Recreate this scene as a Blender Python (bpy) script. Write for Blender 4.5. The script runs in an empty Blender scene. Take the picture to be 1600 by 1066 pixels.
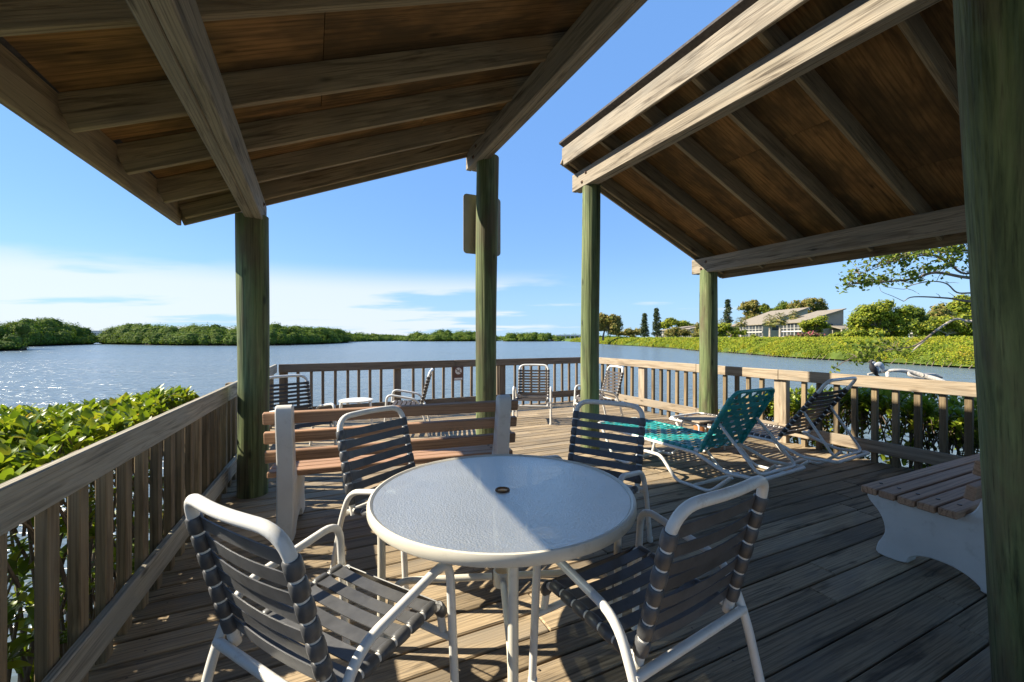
import bpy, bmesh, math, random
import numpy as np
from mathutils import Vector, Matrix, Euler
random.seed(7); rng = np.random.default_rng(11)
PI = math.pi
SC = bpy.context.scene; COL = SC.collection

# ------------------------------------------------------------------ camera, sky, sun, exposure
H = 1.44; F = 660.0; HZ = 528.0
cam = bpy.data.cameras.new('camera'); camo = bpy.data.objects.new('camera', cam); COL.objects.link(camo)
cam.sensor_width = 36.0; cam.sensor_fit = 'HORIZONTAL'; cam.lens = 36.0 * F / 1600.0
cam.shift_y = -5.0 / 1600.0; cam.clip_start = 0.05; cam.clip_end = 6000
camo.location = (0, 0, H); camo.rotation_euler = (PI / 2, 0, 0)
SC.camera = camo
SUN_HEAD = math.radians(-88.0); SUN_EL = math.radians(38.3)
to_sun = Vector((math.sin(SUN_HEAD) * math.cos(SUN_EL), math.cos(SUN_HEAD) * math.cos(SUN_EL), math.sin(SUN_EL)))
sun = bpy.data.lights.new('sun', 'SUN'); sun.energy = 4.6; sun.angle = math.radians(0.53); sun.color = (1.0, 0.91, 0.74)
suno = bpy.data.objects.new('sun', sun); COL.objects.link(suno)
suno.rotation_euler = (-to_sun).to_track_quat('-Z', 'Y').to_euler(); suno.location = (-20, 0, 30)
SC.view_settings.view_transform = 'Standard'; SC.view_settings.look = 'None'
SC.view_settings.exposure = 1.36; SC.view_settings.gamma = 1.0
SC.cycles.max_bounces = 6; SC.cycles.diffuse_bounces = 4; SC.cycles.glossy_bounces = 3; SC.cycles.transmission_bounces = 3; SC.cycles.transparent_max_bounces = 6
SC.cycles.caustics_reflective = False; SC.cycles.caustics_refractive = False
W = bpy.data.worlds.new('World'); SC.world = W; W.use_nodes = True

def build_world():
    nt = W.node_tree; nt.nodes.clear(); L = nt.links
    def N(t, **k):
        n = nt.nodes.new(t)
        for a, b in k.items(): setattr(n, a, b)
        return n
    def M(op, a, b=None, c=None):
        n = N('ShaderNodeMath', operation=op)
        for i, s in enumerate((a, b, c)):
            if s is None: continue
            if isinstance(s, (int, float)): n.inputs[i].default_value = s
            else: L.new(s, n.inputs[i])
        return n.outputs[0]
    out = N('ShaderNodeOutputWorld'); bg = N('ShaderNodeBackground')
    sky = N('ShaderNodeTexSky', sky_type='NISHITA'); sky.sun_disc = False
    sky.sun_elevation = SUN_EL; sky.sun_rotation = SUN_HEAD
    sky.air_density = 1.0; sky.dust_density = 0.0; sky.ozone_density = 1.6; sky.altitude = 0
    tc = N('ShaderNodeTexCoord'); sp = N('ShaderNodeSeparateXYZ'); L.new(tc.outputs['Generated'], sp.inputs[0])
    x, y, z = sp.outputs
    # a thin layer of cloud, seen nearly edge on over the sea
    zz = M('ADD', M('MAXIMUM', z, 0.0), 0.07)
    cb = N('ShaderNodeCombineXYZ'); L.new(M('DIVIDE', x, zz), cb.inputs[0]); L.new(M('DIVIDE', y, zz), cb.inputs[1])
    mp = N('ShaderNodeMapping'); mp.inputs['Location'].default_value = (3.4, 2.25, 0); mp.inputs['Scale'].default_value = (0.34, 0.50, 1)
    L.new(cb.outputs[0], mp.inputs[0])
    no = N('ShaderNodeTexNoise'); no.inputs['Scale'].default_value = 1.0; no.inputs['Detail'].default_value = 5; no.inputs['Roughness'].default_value = 0.52
    L.new(mp.outputs[0], no.inputs['Vector'])
    bank = N('ShaderNodeMapRange', interpolation_type='SMOOTHSTEP'); L.new(z, bank.inputs[0])
    bank.inputs[1].default_value = 0.165; bank.inputs[2].default_value = 0.10
    bank.inputs[3].default_value = 0.0; bank.inputs[4].default_value = 1.0
    az = N('ShaderNodeMapRange', interpolation_type='SMOOTHSTEP'); L.new(M('SUBTRACT', M('MULTIPLY', x, -0.93), M('MULTIPLY', y, -0.36)), az.inputs[0])
    az.inputs[1].default_value = 0.05; az.inputs[2].default_value = 0.75; az.inputs[3].default_value = -0.13; az.inputs[4].default_value = 0.13
    cov = N('ShaderNodeMapRange', interpolation_type='SMOOTHSTEP'); L.new(M('ADD', no.outputs[0], az.outputs[0]), cov.inputs[0])
    cov.inputs[1].default_value = 0.49; cov.inputs[2].default_value = 0.61
    mask = M('MULTIPLY', M('MULTIPLY', cov.outputs[0], bank.outputs[0]), 0.60)
    hsv = N('ShaderNodeHueSaturation'); hsv.inputs['Saturation'].default_value = 1.1; hsv.inputs['Value'].default_value = 1.0
    L.new(sky.outputs[0], hsv.inputs['Color'])
    hz = N('ShaderNodeMapRange', interpolation_type='SMOOTHSTEP'); L.new(z, hz.inputs[0])
    hz.inputs[1].default_value = 0.20; hz.inputs[2].default_value = -0.02; hz.inputs[3].default_value = 0.0; hz.inputs[4].default_value = 0.72
    hm = N('ShaderNodeMix', data_type='RGBA'); ev = N('ShaderNodeMix', data_type='RGBA'); ev.inputs[0].default_value = 0.68; L.new(hsv.outputs[0], ev.inputs[6]); ev.inputs[7].default_value = (0.86, 1.95, 4.3, 1)   # an even, hazy maritime blue over the clear-sky model
    L.new(hz.outputs[0], hm.inputs[0]); L.new(ev.outputs[2], hm.inputs[6]); hm.inputs[7].default_value = (1.75, 3.05, 4.15, 1)
    mx = N('ShaderNodeMix', data_type='RGBA'); L.new(mask, mx.inputs[0]); L.new(hm.outputs[2], mx.inputs[6])
    mx.inputs[7].default_value = (4.5, 4.5, 4.65, 1)
    L.new(mx.outputs[2], bg.inputs[0]); bg.inputs[1].default_value = 0.092
    L.new(bg.outputs[0], out.inputs[0])
build_world()

# ------------------------------------------------------------------ frames of reference
TH = math.radians(25.4)                       # deck and shelters are turned 25.4 degrees from the view
UX, UY = -math.sin(TH), math.cos(TH); VX, VY = math.cos(TH), math.sin(TH)
def uv(v, u, z=0.0): return Vector((v * VX + u * UX, v * VY + u * UY, z))
def at(px, Y, z=0.0): return Vector(((px - 800.0) / F * Y, Y, z))
WZ = -1.3                                     # water level; the deck is z = 0

# ------------------------------------------------------------------ materials
MATS = {}
def nodes(name):
    m = bpy.data.materials.new(name); m.use_nodes = True; nt = m.node_tree; nt.nodes.clear()
    out = nt.nodes.new('ShaderNodeOutputMaterial'); b = nt.nodes.new('ShaderNodeBsdfPrincipled')
    nt.links.new(b.outputs[0], out.inputs[0]); MATS[name] = m
    return m, nt, b, out
def ramp(nt, fac, stops, interp='LINEAR'):
    r = nt.nodes.new('ShaderNodeValToRGB'); r.color_ramp.interpolation = interp
    while len(r.color_ramp.elements) < len(stops): r.color_ramp.elements.new(0.5)
    for e, (p, c) in zip(r.color_ramp.elements, stops):
        e.position = p; e.color = (c[0], c[1], c[2], 1) if not isinstance(c, (int, float)) else (c, c, c, 1)
    nt.links.new(fac, r.inputs[0]); return r.outputs[0]
def mixc(nt, mode, fac, a, b):
    n = nt.nodes.new('ShaderNodeMix'); n.data_type = 'RGBA'; n.blend_type = mode
    for idx, s in ((0, fac), (6, a), (7, b)):
        if isinstance(s, (int, float)): n.inputs[idx].default_value = s
        elif isinstance(s, tuple): n.inputs[idx].default_value = (s[0], s[1], s[2], 1)
        else: nt.links.new(s, n.inputs[idx])
    return n.outputs[2]
def coords(nt, scale=(1, 1, 1), rand=True, src='Object'):
    tc = nt.nodes.new('ShaderNodeTexCoord'); vec = tc.outputs[src]
    if rand:
        oi = nt.nodes.new('ShaderNodeObjectInfo'); mu = nt.nodes.new('ShaderNodeMath'); mu.operation = 'MULTIPLY'; mu.inputs[1].default_value = 57.0
        nt.links.new(oi.outputs['Random'], mu.inputs[0])
        ad = nt.nodes.new('ShaderNodeVectorMath'); ad.operation = 'ADD'; nt.links.new(vec, ad.inputs[0]); nt.links.new(mu.outputs[0], ad.inputs[1]); vec = ad.outputs[0]
    mp = nt.nodes.new('ShaderNodeMapping'); mp.inputs['Scale'].default_value = scale; nt.links.new(vec, mp.inputs[0])
    return mp.outputs[0]
def noise(nt, vec, scale, detail=5, rough=0.55, dist=0.0):
    n = nt.nodes.new('ShaderNodeTexNoise'); n.inputs['Scale'].default_value = scale; n.inputs['Detail'].default_value = detail
    n.inputs['Roughness'].default_value = rough; n.inputs['Distortion'].default_value = dist; nt.links.new(vec, n.inputs['Vector']); return n.outputs[0]
def bump(nt, b, h, strength, dist=0.01):
    n = nt.nodes.new('ShaderNodeBump'); n.inputs['Strength'].default_value = strength; n.inputs['Distance'].default_value = dist
    nt.links.new(h, n.inputs['Height']); nt.links.new(n.outputs[0], b.inputs['Normal'])
def value_by_object(nt, col, lo, hi):
    oi = nt.nodes.new('ShaderNodeObjectInfo'); mr = nt.nodes.new('ShaderNodeMapRange'); mr.inputs[3].default_value = lo; mr.inputs[4].default_value = hi
    nt.links.new(oi.outputs['Random'], mr.inputs[0])
    h = nt.nodes.new('ShaderNodeHueSaturation'); nt.links.new(mr.outputs[0], h.inputs['Value']); nt.links.new(col, h.inputs['Color']); return h.outputs[0]

def wood(name, light, dark, stain, rough=0.75, grain=1.0, var=(0.78, 1.2), axis=0, knots=True, bstr=0.5, stain_at=(0.48, 0.0)):
    m, nt, b, out = nodes(name)
    def ax(l, s): v = [s, s, s]; v[axis] = l; return tuple(v)
    g = noise(nt, coords(nt, ax(0.7, 9 * grain)), 2.2, 4, 0.6, 0.9)
    col = ramp(nt, g, [(0.30, dark), (0.50, light), (0.72, tuple(0.8 * a + 0.2 * d for a, d in zip(light, dark)))])
    wv = nt.nodes.new('ShaderNodeTexWave'); wv.wave_type = 'BANDS'; wv.bands_direction = 'Y' if axis != 1 else 'X'
    wv.inputs['Scale'].default_value = 6 * grain; wv.inputs['Distortion'].default_value = 9; wv.inputs['Detail'].default_value = 2; wv.inputs['Detail Scale'].default_value = 0.7
    nt.links.new(coords(nt, ax(0.22, 2.4)), wv.inputs['Vector'])
    rings = ramp(nt, wv.outputs['Fac'], [(0.0, 0.62), (0.35, 1.0), (1.0, 1.0)])
    col = mixc(nt, 'MULTIPLY', 0.75, col, rings)
    f = noise(nt, coords(nt, ax(2.0, 120 * grain)), 1.0, 3, 0.7)
    col = mixc(nt, 'MULTIPLY', 0.8, col, ramp(nt, f, [(0.30, 0.36), (0.46, 0.95), (0.7, 1.12)]))
    s = noise(nt, coords(nt, ax(0.9, 2.2)), 1.7, 3, 0.6)
    col = mixc(nt, 'MIX', ramp(nt, s, [stain_at, (stain_at[0] + 0.2, 0.78)]), col, stain)
    if knots:
        vo = nt.nodes.new('ShaderNodeTexVoronoi'); vo.inputs['Scale'].default_value = 1.0; nt.links.new(coords(nt, ax(1.6, 5.0)), vo.inputs['Vector'])
        col = mixc(nt, 'MULTIPLY', 1.0, col, ramp(nt, vo.outputs['Distance'], [(0.03, 0.35), (0.10, 1.0)]))
    col = value_by_object(nt, col, *var)
    nt.links.new(col, b.inputs['Base Color']); b.inputs['Roughness'].default_value = rough; b.inputs['Specular IOR Level'].default_value = 0.25
    bump(nt, b, noise(nt, coords(nt, ax(2.0, 120 * grain), False), 1.0, 1, 0.6), bstr, 0.005)
    return m
wood('deck_wood', (0.385, 0.29, 0.18), (0.110, 0.083, 0.054), (0.235, 0.195, 0.145), 0.72, var=(0.66, 1.22), bstr=0.9)
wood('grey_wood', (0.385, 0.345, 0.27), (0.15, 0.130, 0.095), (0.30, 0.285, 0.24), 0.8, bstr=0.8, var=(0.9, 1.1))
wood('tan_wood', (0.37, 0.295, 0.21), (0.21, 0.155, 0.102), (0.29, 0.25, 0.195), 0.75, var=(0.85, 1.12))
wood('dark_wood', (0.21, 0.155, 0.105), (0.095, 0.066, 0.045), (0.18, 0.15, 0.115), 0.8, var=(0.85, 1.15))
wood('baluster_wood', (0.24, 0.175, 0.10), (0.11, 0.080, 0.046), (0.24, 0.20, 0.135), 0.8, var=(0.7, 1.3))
wood('beam_wood', (0.33, 0.28, 0.215), (0.095, 0.075, 0.055), (0.25, 0.225, 0.185), 0.8, 1.0, bstr=0.9, var=(0.9, 1.1))
wood('rafter_wood', (0.34, 0.265, 0.165), (0.145, 0.105, 0.065), (0.23, 0.185, 0.125), 0.8, var=(0.85, 1.15))
wood('plywood', (0.33, 0.185, 0.075), (0.16, 0.092, 0.040), (0.075, 0.052, 0.028), 0.85, 0.5, var=(0.7, 1.25), bstr=0.3, stain_at=(0.40, 0.0))
wood('driftwood', (0.62, 0.57, 0.50), (0.36, 0.31, 0.26), (0.52, 0.47, 0.40), 0.8, knots=False)

def pile_mat():
    m, nt, b, out = nodes('green_pile')
    g = noise(nt, coords(nt, (9, 9, 0.55)), 1.6, 7, 0.62, 0.6)
    col = ramp(nt, g, [(0.30, (0.028, 0.034, 0.017)), (0.42, (0.085, 0.112, 0.045)), (0.55, (0.155, 0.195, 0.080)), (0.72, (0.25, 0.26, 0.13))])
    g2 = noise(nt, coords(nt, (3, 3, 0.9)), 1.5, 5, 0.6)
    col = mixc(nt, 'MIX', ramp(nt, g2, [(0.48, 0.0), (0.66, 0.85)]), col, (0.115, 0.092, 0.052))
    f = noise(nt, coords(nt, (60, 60, 1.0)), 1.3, 4, 0.7)
    col = mixc(nt, 'MULTIPLY', 0.85, col, ramp(nt, f, [(0.32, 0.35), (0.47, 0.95), (0.7, 1.1)]))
    vo = nt.nodes.new('ShaderNodeTexVoronoi'); nt.links.new(coords(nt, (6, 6, 2.2)), vo.inputs['Vector']); vo.inputs['Scale'].default_value = 1.0
    col = mixc(nt, 'MULTIPLY', 1.0, col, ramp(nt, vo.outputs['Distance'], [(0.05, 0.3), (0.13, 1.0)]))
    nt.links.new(col, b.inputs['Base Color']); b.inputs['Roughness'].default_value = 0.7; b.inputs['Specular IOR Level'].default_value = 0.3
    bump(nt, b, noise(nt, coords(nt, (45, 45, 0.9), False), 1.3, 1, 0.6), 0.9, 0.008)
pile_mat()

def plain(name, col, rough=0.5, spec=0.5, var=0.12, nscale=6.0, dirt=None, metallic=0.0, bstr=0.0, vobj=None):
    m, nt, b, out = nodes(name)
    n = noise(nt, coords(nt), nscale, 5, 0.6)
    c = ramp(nt, n, [(0.3, tuple(x * (1 - var) for x in col)), (0.7, tuple(min(1, x * (1 + var)) for x in col))])
    if dirt:
        n2 = noise(nt, coords(nt), nscale * 2.6, 6, 0.7)
        c = mixc(nt, 'MIX', ramp(nt, n2, [(0.56, 0.0), (0.74, 0.7)]), c, dirt)
    if vobj: c = value_by_object(nt, c, *vobj)
    nt.links.new(c, b.inputs['Base Color']); b.inputs['Roughness'].default_value = rough
    b.inputs['Specular IOR Level'].default_value = spec; b.inputs['Metallic'].default_value = metallic
    if bstr: bump(nt, b, noise(nt, coords(nt, rand=False), nscale * 2, 1), bstr, 0.005)
    return m
plain('cream_paint', (0.66, 0.61, 0.50), 0.35, 0.5, 0.05, 5, (0.50, 0.44, 0.33))
plain('white_paint', (0.70, 0.68, 0.63), 0.32, 0.5, 0.07, 7, (0.47, 0.43, 0.36))
plain('navy_vinyl', (0.078, 0.078, 0.080), 0.40, 0.5, 0.25, 14, (0.11, 0.108, 0.103), vobj=(0.8, 1.25), bstr=0.06)
plain('brown_vinyl', (0.060, 0.048, 0.040), 0.45, 0.5, 0.2, 12, vobj=(0.8, 1.2))
plain('teal_vinyl', (0.020, 0.275, 0.25), 0.40, 0.5, 0.15, 8, vobj=(0.8, 1.2))
plain('bench_white', (0.68, 0.655, 0.60), 0.6, 0.3, 0.07, 4, (0.50, 0.47, 0.40), bstr=0.25)
wood('bench_brown', (0.43, 0.255, 0.15), (0.33, 0.19, 0.11), (0.37, 0.225, 0.14), 0.55, 0.8, var=(0.92, 1.1), knots=False, bstr=0.25)
plain('bolt_metal', (0.10, 0.075, 0.06), 0.45, 0.5, 0.2, 20, metallic=0.6)
plain('rust', (0.16, 0.085, 0.04), 0.7, 0.3, 0.3, 30)
plain('sign_back', (0.42, 0.39, 0.32), 0.45, 0.4, 0.08, 4, (0.33, 0.30, 0.24))
plain('sign_brown', (0.125, 0.055, 0.035), 0.5, 0.4, 0.1, 10)
plain('sign_white', (0.72, 0.66, 0.58), 0.5, 0.4, 0.05, 10)
plain('terracotta', (0.42, 0.17, 0.06), 0.7, 0.3, 0.2, 8)
plain('roof_shingle', (0.09, 0.08, 0.075), 0.9, 0.2, 0.3, 30)
plain('bark', (0.16, 0.125, 0.095), 0.9, 0.2, 0.35, 9, bstr=0.4)
plain('pale_bark', (0.36, 0.31, 0.25), 0.9, 0.2, 0.3, 4, bstr=0.3)
plain('base_dark', (0.055, 0.042, 0.03), 0.95, 0.1, 0.4, 0.6)
plain('lawn', (0.085, 0.125, 0.03), 0.95, 0.1, 0.3, 0.15)
plain('feather_black', (0.022, 0.021, 0.023), 0.6, 0.3, 0.3, 30)
plain('feather_silver', (0.50, 0.50, 0.50), 0.7, 0.2, 0.2, 25)
plain('bill', (0.45, 0.30, 0.08), 0.5, 0.3)
plain('stucco', (0.42, 0.365, 0.29), 0.9, 0.2, 0.06, 0.8, (0.36, 0.31, 0.25))
plain('siding_grey', (0.31, 0.27, 0.215), 0.85, 0.2, 0.06, 0.8)
plain('house_roof', (0.235, 0.20, 0.155), 0.9, 0.2, 0.15, 1.5, (0.19, 0.16, 0.13))
plain('house_white', (0.56, 0.53, 0.48), 0.6, 0.3, 0.04, 1.0)
plain('house_dark', (0.045, 0.05, 0.055), 0.25, 0.5, 0.3, 0.9)
plain('far_wall', (0.62, 0.55, 0.50), 0.9, 0.1, 0.05, 0.1)

def glass_mat():
    m, nt, b, out = nodes('frosted_glass')
    n = noise(nt, coords(nt, rand=False), 5, 6, 0.6)
    c = ramp(nt, n, [(0.35, (0.46, 0.47, 0.45)), (0.65, (0.58, 0.59, 0.57))])
    d = noise(nt, coords(nt, rand=False), 13, 6, 0.7)
    c = mixc(nt, 'MIX', ramp(nt, d, [(0.60, 0.0), (0.78, 0.45)]), c, (0.40, 0.37, 0.30))
    nt.links.new(c, b.inputs['Base Color']); b.inputs['Roughness'].default_value = 0.25; b.inputs['IOR'].default_value = 1.75; b.inputs['Specular IOR Level'].default_value = 0.8
    vo = nt.nodes.new('ShaderNodeTexVoronoi'); vo.inputs['Scale'].default_value = 130; nt.links.new(coords(nt, rand=False), vo.inputs['Vector'])
    bump(nt, b, vo.outputs['Distance'], 0.45, 0.004)
    tl = nt.nodes.new('ShaderNodeBsdfTranslucent'); nt.links.new(c, tl.inputs[0])
    tr = nt.nodes.new('ShaderNodeBsdfTransparent'); tr.inputs[0].default_value = (0.85, 0.92, 0.93, 1)
    a = nt.nodes.new('ShaderNodeMixShader'); a.inputs[0].default_value = 0.34; nt.links.new(b.outputs[0], a.inputs[1]); nt.links.new(tl.outputs[0], a.inputs[2])
    a2 = nt.nodes.new('ShaderNodeMixShader'); a2.inputs[0].default_value = 0.50; nt.links.new(a.outputs[0], a2.inputs[1]); nt.links.new(tr.outputs[0], a2.inputs[2])
    gl = nt.nodes.new('ShaderNodeBsdfGlossy'); gl.inputs['Roughness'].default_value = 0.42; gl.inputs[0].default_value = (1.0, 0.965, 0.90, 1); nt.links.new(b.inputs['Normal'].links[0].from_socket, gl.inputs['Normal'])
    a3 = nt.nodes.new('ShaderNodeMixShader'); a3.inputs[0].default_value = 0.52; nt.links.new(a2.outputs[0], a3.inputs[1]); nt.links.new(gl.outputs[0], a3.inputs[2])
    nt.links.new(a3.outputs[0], out.inputs[0])
glass_mat()

def leaf_mat(name, stops, rough=0.45, transl=0.35, obj_random=False, spec=0.35, patch=0.0):
    m, nt, b, out = nodes(name)
    if obj_random: fac = nt.nodes.new('ShaderNodeObjectInfo').outputs['Random']
    else: fac = nt.nodes.new('ShaderNodeNewGeometry').outputs['Random Per Island']
    c = ramp(nt, fac, stops)
    if patch:                                              # plants differ: greener, yellower, browner patches; dark ones paint shaded gaps on the islands
        p = noise(nt, coords(nt, rand=False), patch, 4, 0.6)
        c = mixc(nt, 'MULTIPLY', 1.0, c, ramp(nt, p, [(0.32, (0.50, 0.62, 0.70)), (0.48, (0.95, 1.0, 1.0)), (0.62, (1.15, 1.05, 0.9)), (0.74, (1.05, 0.72, 0.8))]))
    nt.links.new(c, b.inputs['Base Color']); b.inputs['Roughness'].default_value = rough; b.inputs['Specular IOR Level'].default_value = spec
    tl = nt.nodes.new('ShaderNodeBsdfTranslucent'); nt.links.new(mixc(nt, 'MULTIPLY', 1.0, c, (1.35, 1.25, 0.6)), tl.inputs[0])
    a = nt.nodes.new('ShaderNodeMixShader'); a.inputs[0].default_value = transl; nt.links.new(b.outputs[0], a.inputs[1]); nt.links.new(tl.outputs[0], a.inputs[2])
    nt.links.new(a.outputs[0], out.inputs[0]); return m
ML = [(0.0, (0.085, 0.145, 0.014)), (0.4, (0.165, 0.240, 0.022)), (0.75, (0.235, 0.305, 0.030)), (0.95, (0.29, 0.31, 0.035)), (1.0, (0.36, 0.25, 0.05))]
leaf_mat('mangrove_leaf', ML, 0.38, 0.38); leaf_mat('mangrove_leaf_single', ML, 0.38, 0.38, True)
leaf_mat('island_leaf', [(0, (0.040, 0.085, 0.010)), (0.5, (0.085, 0.150, 0.016)), (1, (0.165, 0.215, 0.028))], 0.7, 0.25, False, 0.12, 0.14)
leaf_mat('hedge_leaf', [(0, (0.10, 0.140, 0.012)), (0.5, (0.21, 0.255, 0.020)), (0.9, (0.31, 0.31, 0.028)), (1, (0.30, 0.22, 0.05))], 0.65, 0.3, False, 0.12, 0.35)
leaf_mat('tree_leaf', [(0, (0.070, 0.110, 0.014)), (0.5, (0.14, 0.185, 0.024)), (1, (0.23, 0.245, 0.035))], 0.6, 0.3, False, 0.15, 0.3)
leaf_mat('bright_leaf', [(0, (0.13, 0.180, 0.012)), (0.5, (0.25, 0.295, 0.022)), (1, (0.38, 0.35, 0.045))], 0.6, 0.35, False, 0.2)
leaf_mat('olive_leaf', [(0, (0.13, 0.125, 0.035)), (0.5, (0.23, 0.20, 0.055)), (1, (0.36, 0.28, 0.085))], 0.65, 0.3, False, 0.12)
leaf_mat('pine_leaf', [(0, (0.040, 0.062, 0.032)), (1, (0.090, 0.115, 0.058))], 0.6, 0.15, False, 0.12)
leaf_mat('palm_leaf', [(0, (0.085, 0.105, 0.025)), (0.6, (0.165, 0.165, 0.04)), (1, (0.29, 0.22, 0.07))], 0.5, 0.25)
leaf_mat('flower_leaf', [(0, (0.10, 0.14, 0.03)), (0.45, (0.16, 0.13, 0.05)), (0.6, (0.32, 0.10, 0.10)), (1, (0.44, 0.07, 0.14))], 0.6, 0.2)
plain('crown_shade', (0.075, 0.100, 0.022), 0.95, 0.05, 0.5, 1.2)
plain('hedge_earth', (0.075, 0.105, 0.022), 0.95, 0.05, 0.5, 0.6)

def water_mat():
    m, nt, b, out = nodes('water')
    b.inputs['Base Color'].default_value = (0.115, 0.150, 0.170, 1); b.inputs['Roughness'].default_value = 0.22
    b.inputs['IOR'].default_value = 1.33; b.inputs['Specular IOR Level'].default_value = 0.5
    tc = nt.nodes.new('ShaderNodeTexCoord')
    def mp(sc, rot):
        q = nt.nodes.new('ShaderNodeMapping'); q.inputs['Scale'].default_value = sc; q.inputs['Rotation'].default_value = (0, 0, rot); nt.links.new(tc.outputs['Object'], q.inputs[0]); return q.outputs[0]
    a = noise(nt, mp((0.9, 2.3, 1), 0.15), 1.5, 3, 0.55, 0.6)
    c = noise(nt, mp((0.25, 0.7, 1), -0.2), 1.0, 3, 0.6, 0.8)
    d = noise(nt, mp((0.02, 0.035, 1), 0.3), 1.0, 3, 0.6)
    h = mixc(nt, 'ADD', 1.0, a, mixc(nt, 'MULTIPLY', 1.0, c, (2.4, 2.4, 2.4)))
    n = nt.nodes.new('ShaderNodeBump'); n.inputs['Distance'].default_value = 0.22; nt.links.new(h, n.inputs['Height'])
    nt.links.new(ramp(nt, d, [(0.3, 0.45), (0.7, 1.0)]), n.inputs['Strength']); nt.links.new(n.outputs[0], b.inputs['Normal'])
water_mat()

# ------------------------------------------------------------------ mesh helpers
class MB:
    def __init__(s): s.v = []; s.f = []
    def add(s, vs, fs):
        o = len(s.v); s.v += [tuple(p) for p in vs]; s.f += [tuple(i + o for i in f) for f in fs]; return s
    def box(s, c, d, bev=0.0, M=None):
        x, y, z = d[0] / 2, d[1] / 2, d[2] / 2
        vs = []; fs = []
        if bev <= 0:
            vs = [(i * x, j * y, k * z) for i in (-1, 1) for j in (-1, 1) for k in (-1, 1)]
            fs = [(0, 1, 3, 2), (4, 6, 7, 5), (0, 4, 5, 1), (2, 3, 7, 6), (0, 2, 6, 4), (1, 5, 7, 3)]
        else:
            idx = {}
            for i in (-1, 1):
                for j in (-1, 1):
                    for k in (-1, 1):
                        for a in range(3):
                            p = [i * (x - bev), j * (y - bev), k * (z - bev)]; p[a] = (i * x, j * y, k * z)[a]
                            idx[(i, j, k, a)] = len(vs); vs.append(tuple(p))
            q = (-1, 1)
            def face(keys):
                pts = [Vector(vs[idx[k]]) for k in keys]; n = (pts[1] - pts[0]).cross(pts[2] - pts[0])
                ids = [idx[k] for k in keys]
                if n.dot(sum(pts, Vector())) < 0: ids.reverse()
                fs.append(tuple(ids))
            for a in range(3):
                o1, o2 = [t for t in range(3) if t != a]
                for sgn in q:
                    ks = []
                    for e1, e2 in ((-1, -1), (1, -1), (1, 1), (-1, 1)):
                        t = [0, 0, 0]; t[a] = sgn; t[o1] = e1; t[o2] = e2; ks.append((t[0], t[1], t[2], a))
                    face(ks)
                for s1 in q:
                    for s2 in q:
                        ks = []
                        for e, fc in ((-1, o1), (1, o1), (1, o2), (-1, o2)):
                            t = [0, 0, 0]; t[a] = e; t[o1] = s1; t[o2] = s2; ks.append((t[0], t[1], t[2], fc))
                        face(ks)
            for i in q:
                for j in q:
                    for k in q: face([(i, j, k, 0), (i, j, k, 1), (i, j, k, 2)])
        if M is not None: vs = [M @ Vector(p) for p in vs]
        return s.add([(p[0] + c[0], p[1] + c[1], p[2] + c[2]) for p in vs], fs)
    def tube(s, pts, r, n=10, closed=False, caps=True, flat=1.0, ref=(0, 0, 1)):
        P = [Vector(p) for p in pts]; m = len(P); R = r if isinstance(r, (list, tuple)) else [r] * m
        vs = []; fs = []; prev = None
        for i in range(m):
            if closed: t = (P[(i + 1) % m] - P[i - 1])
            else: t = (P[min(i + 1, m - 1)] - P[max(i - 1, 0)])
            t.normalize()
            if prev is None:
                a = Vector(ref)
                if abs(a.dot(t)) > 0.95: a = Vector((1, 0, 0)) if abs(t.x) < 0.9 else Vector((0, 1, 0))
            else: a = prev
            nrm = (a - t * a.dot(t)).normalized(); prev = nrm; bn = t.cross(nrm)
            for k in range(n):
                an = 2 * PI * k / n; vs.append(P[i] + nrm * math.cos(an) * R[i] + bn * math.sin(an) * R[i] * flat)
        mm = m if closed else m - 1
        for i in range(mm):
            for k in range(n):
                a, b2 = i * n + k, i * n + (k + 1) % n; c, d = ((i + 1) % m) * n + (k + 1) % n, ((i + 1) % m) * n + k
                fs.append((a, b2, c, d))
        if caps and not closed: fs.append(tuple(range(n - 1, -1, -1))); fs.append(tuple((m - 1) * n + k for k in range(n)))
        return s.add(vs, fs)
    def prism(s, poly, a0, a1, axis=0):
        n = len(poly); vs = []
        for a in (a0, a1):
            for p, q in poly: vs.append((a, p, q) if axis == 0 else ((p, a, q) if axis == 1 else (p, q, a)))
        fs = [(i, (i + 1) % n, n + (i + 1) % n, n + i) for i in range(n)]
        fs += [tuple(range(n - 1, -1, -1)), tuple(range(n, 2 * n))]
        return s.add(vs, fs)
    def mesh(s, name, smooth=False):
        me = bpy.data.meshes.new(name); me.from_pydata(s.v, [], s.f)
        bm = bmesh.new(); bm.from_mesh(me); bmesh.ops.recalc_face_normals(bm, faces=bm.faces); bm.to_mesh(me); bm.free()
        if smooth:
            me.polygons.foreach_set('use_smooth', [True] * len(me.polygons))
            try: me.set_sharp_from_angle(angle=math.radians(40))
            except Exception: pass
        return me
    def build(s, name, mat, parent=None, smooth=False, loc=None, rot=None):
        return link(name, s.mesh(name, smooth), mat, parent, loc, rot)
def link(name, me, mat, parent=None, loc=None, rot=None):
    o = bpy.data.objects.new(name, me); COL.objects.link(o)
    if mat and not me.materials: me.materials.append(MATS[mat])
    if parent: o.parent = parent
    if loc is not None: o.location = loc
    if rot is not None: o.rotation_euler = rot
    return o
def tag(o, label, cat, group=None):
    o['label'] = label; o['category'] = cat
    if group: o['group'] = group
    return o
def thing(name, label, cat, loc=(0, 0, 0), rz=0.0, group=None):
    o = bpy.data.objects.new(name, None); COL.objects.link(o); o.location = loc; o.rotation_euler = (0, 0, rz); o.empty_display_size = 0.2
    return tag(o, label, cat, group)
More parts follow.
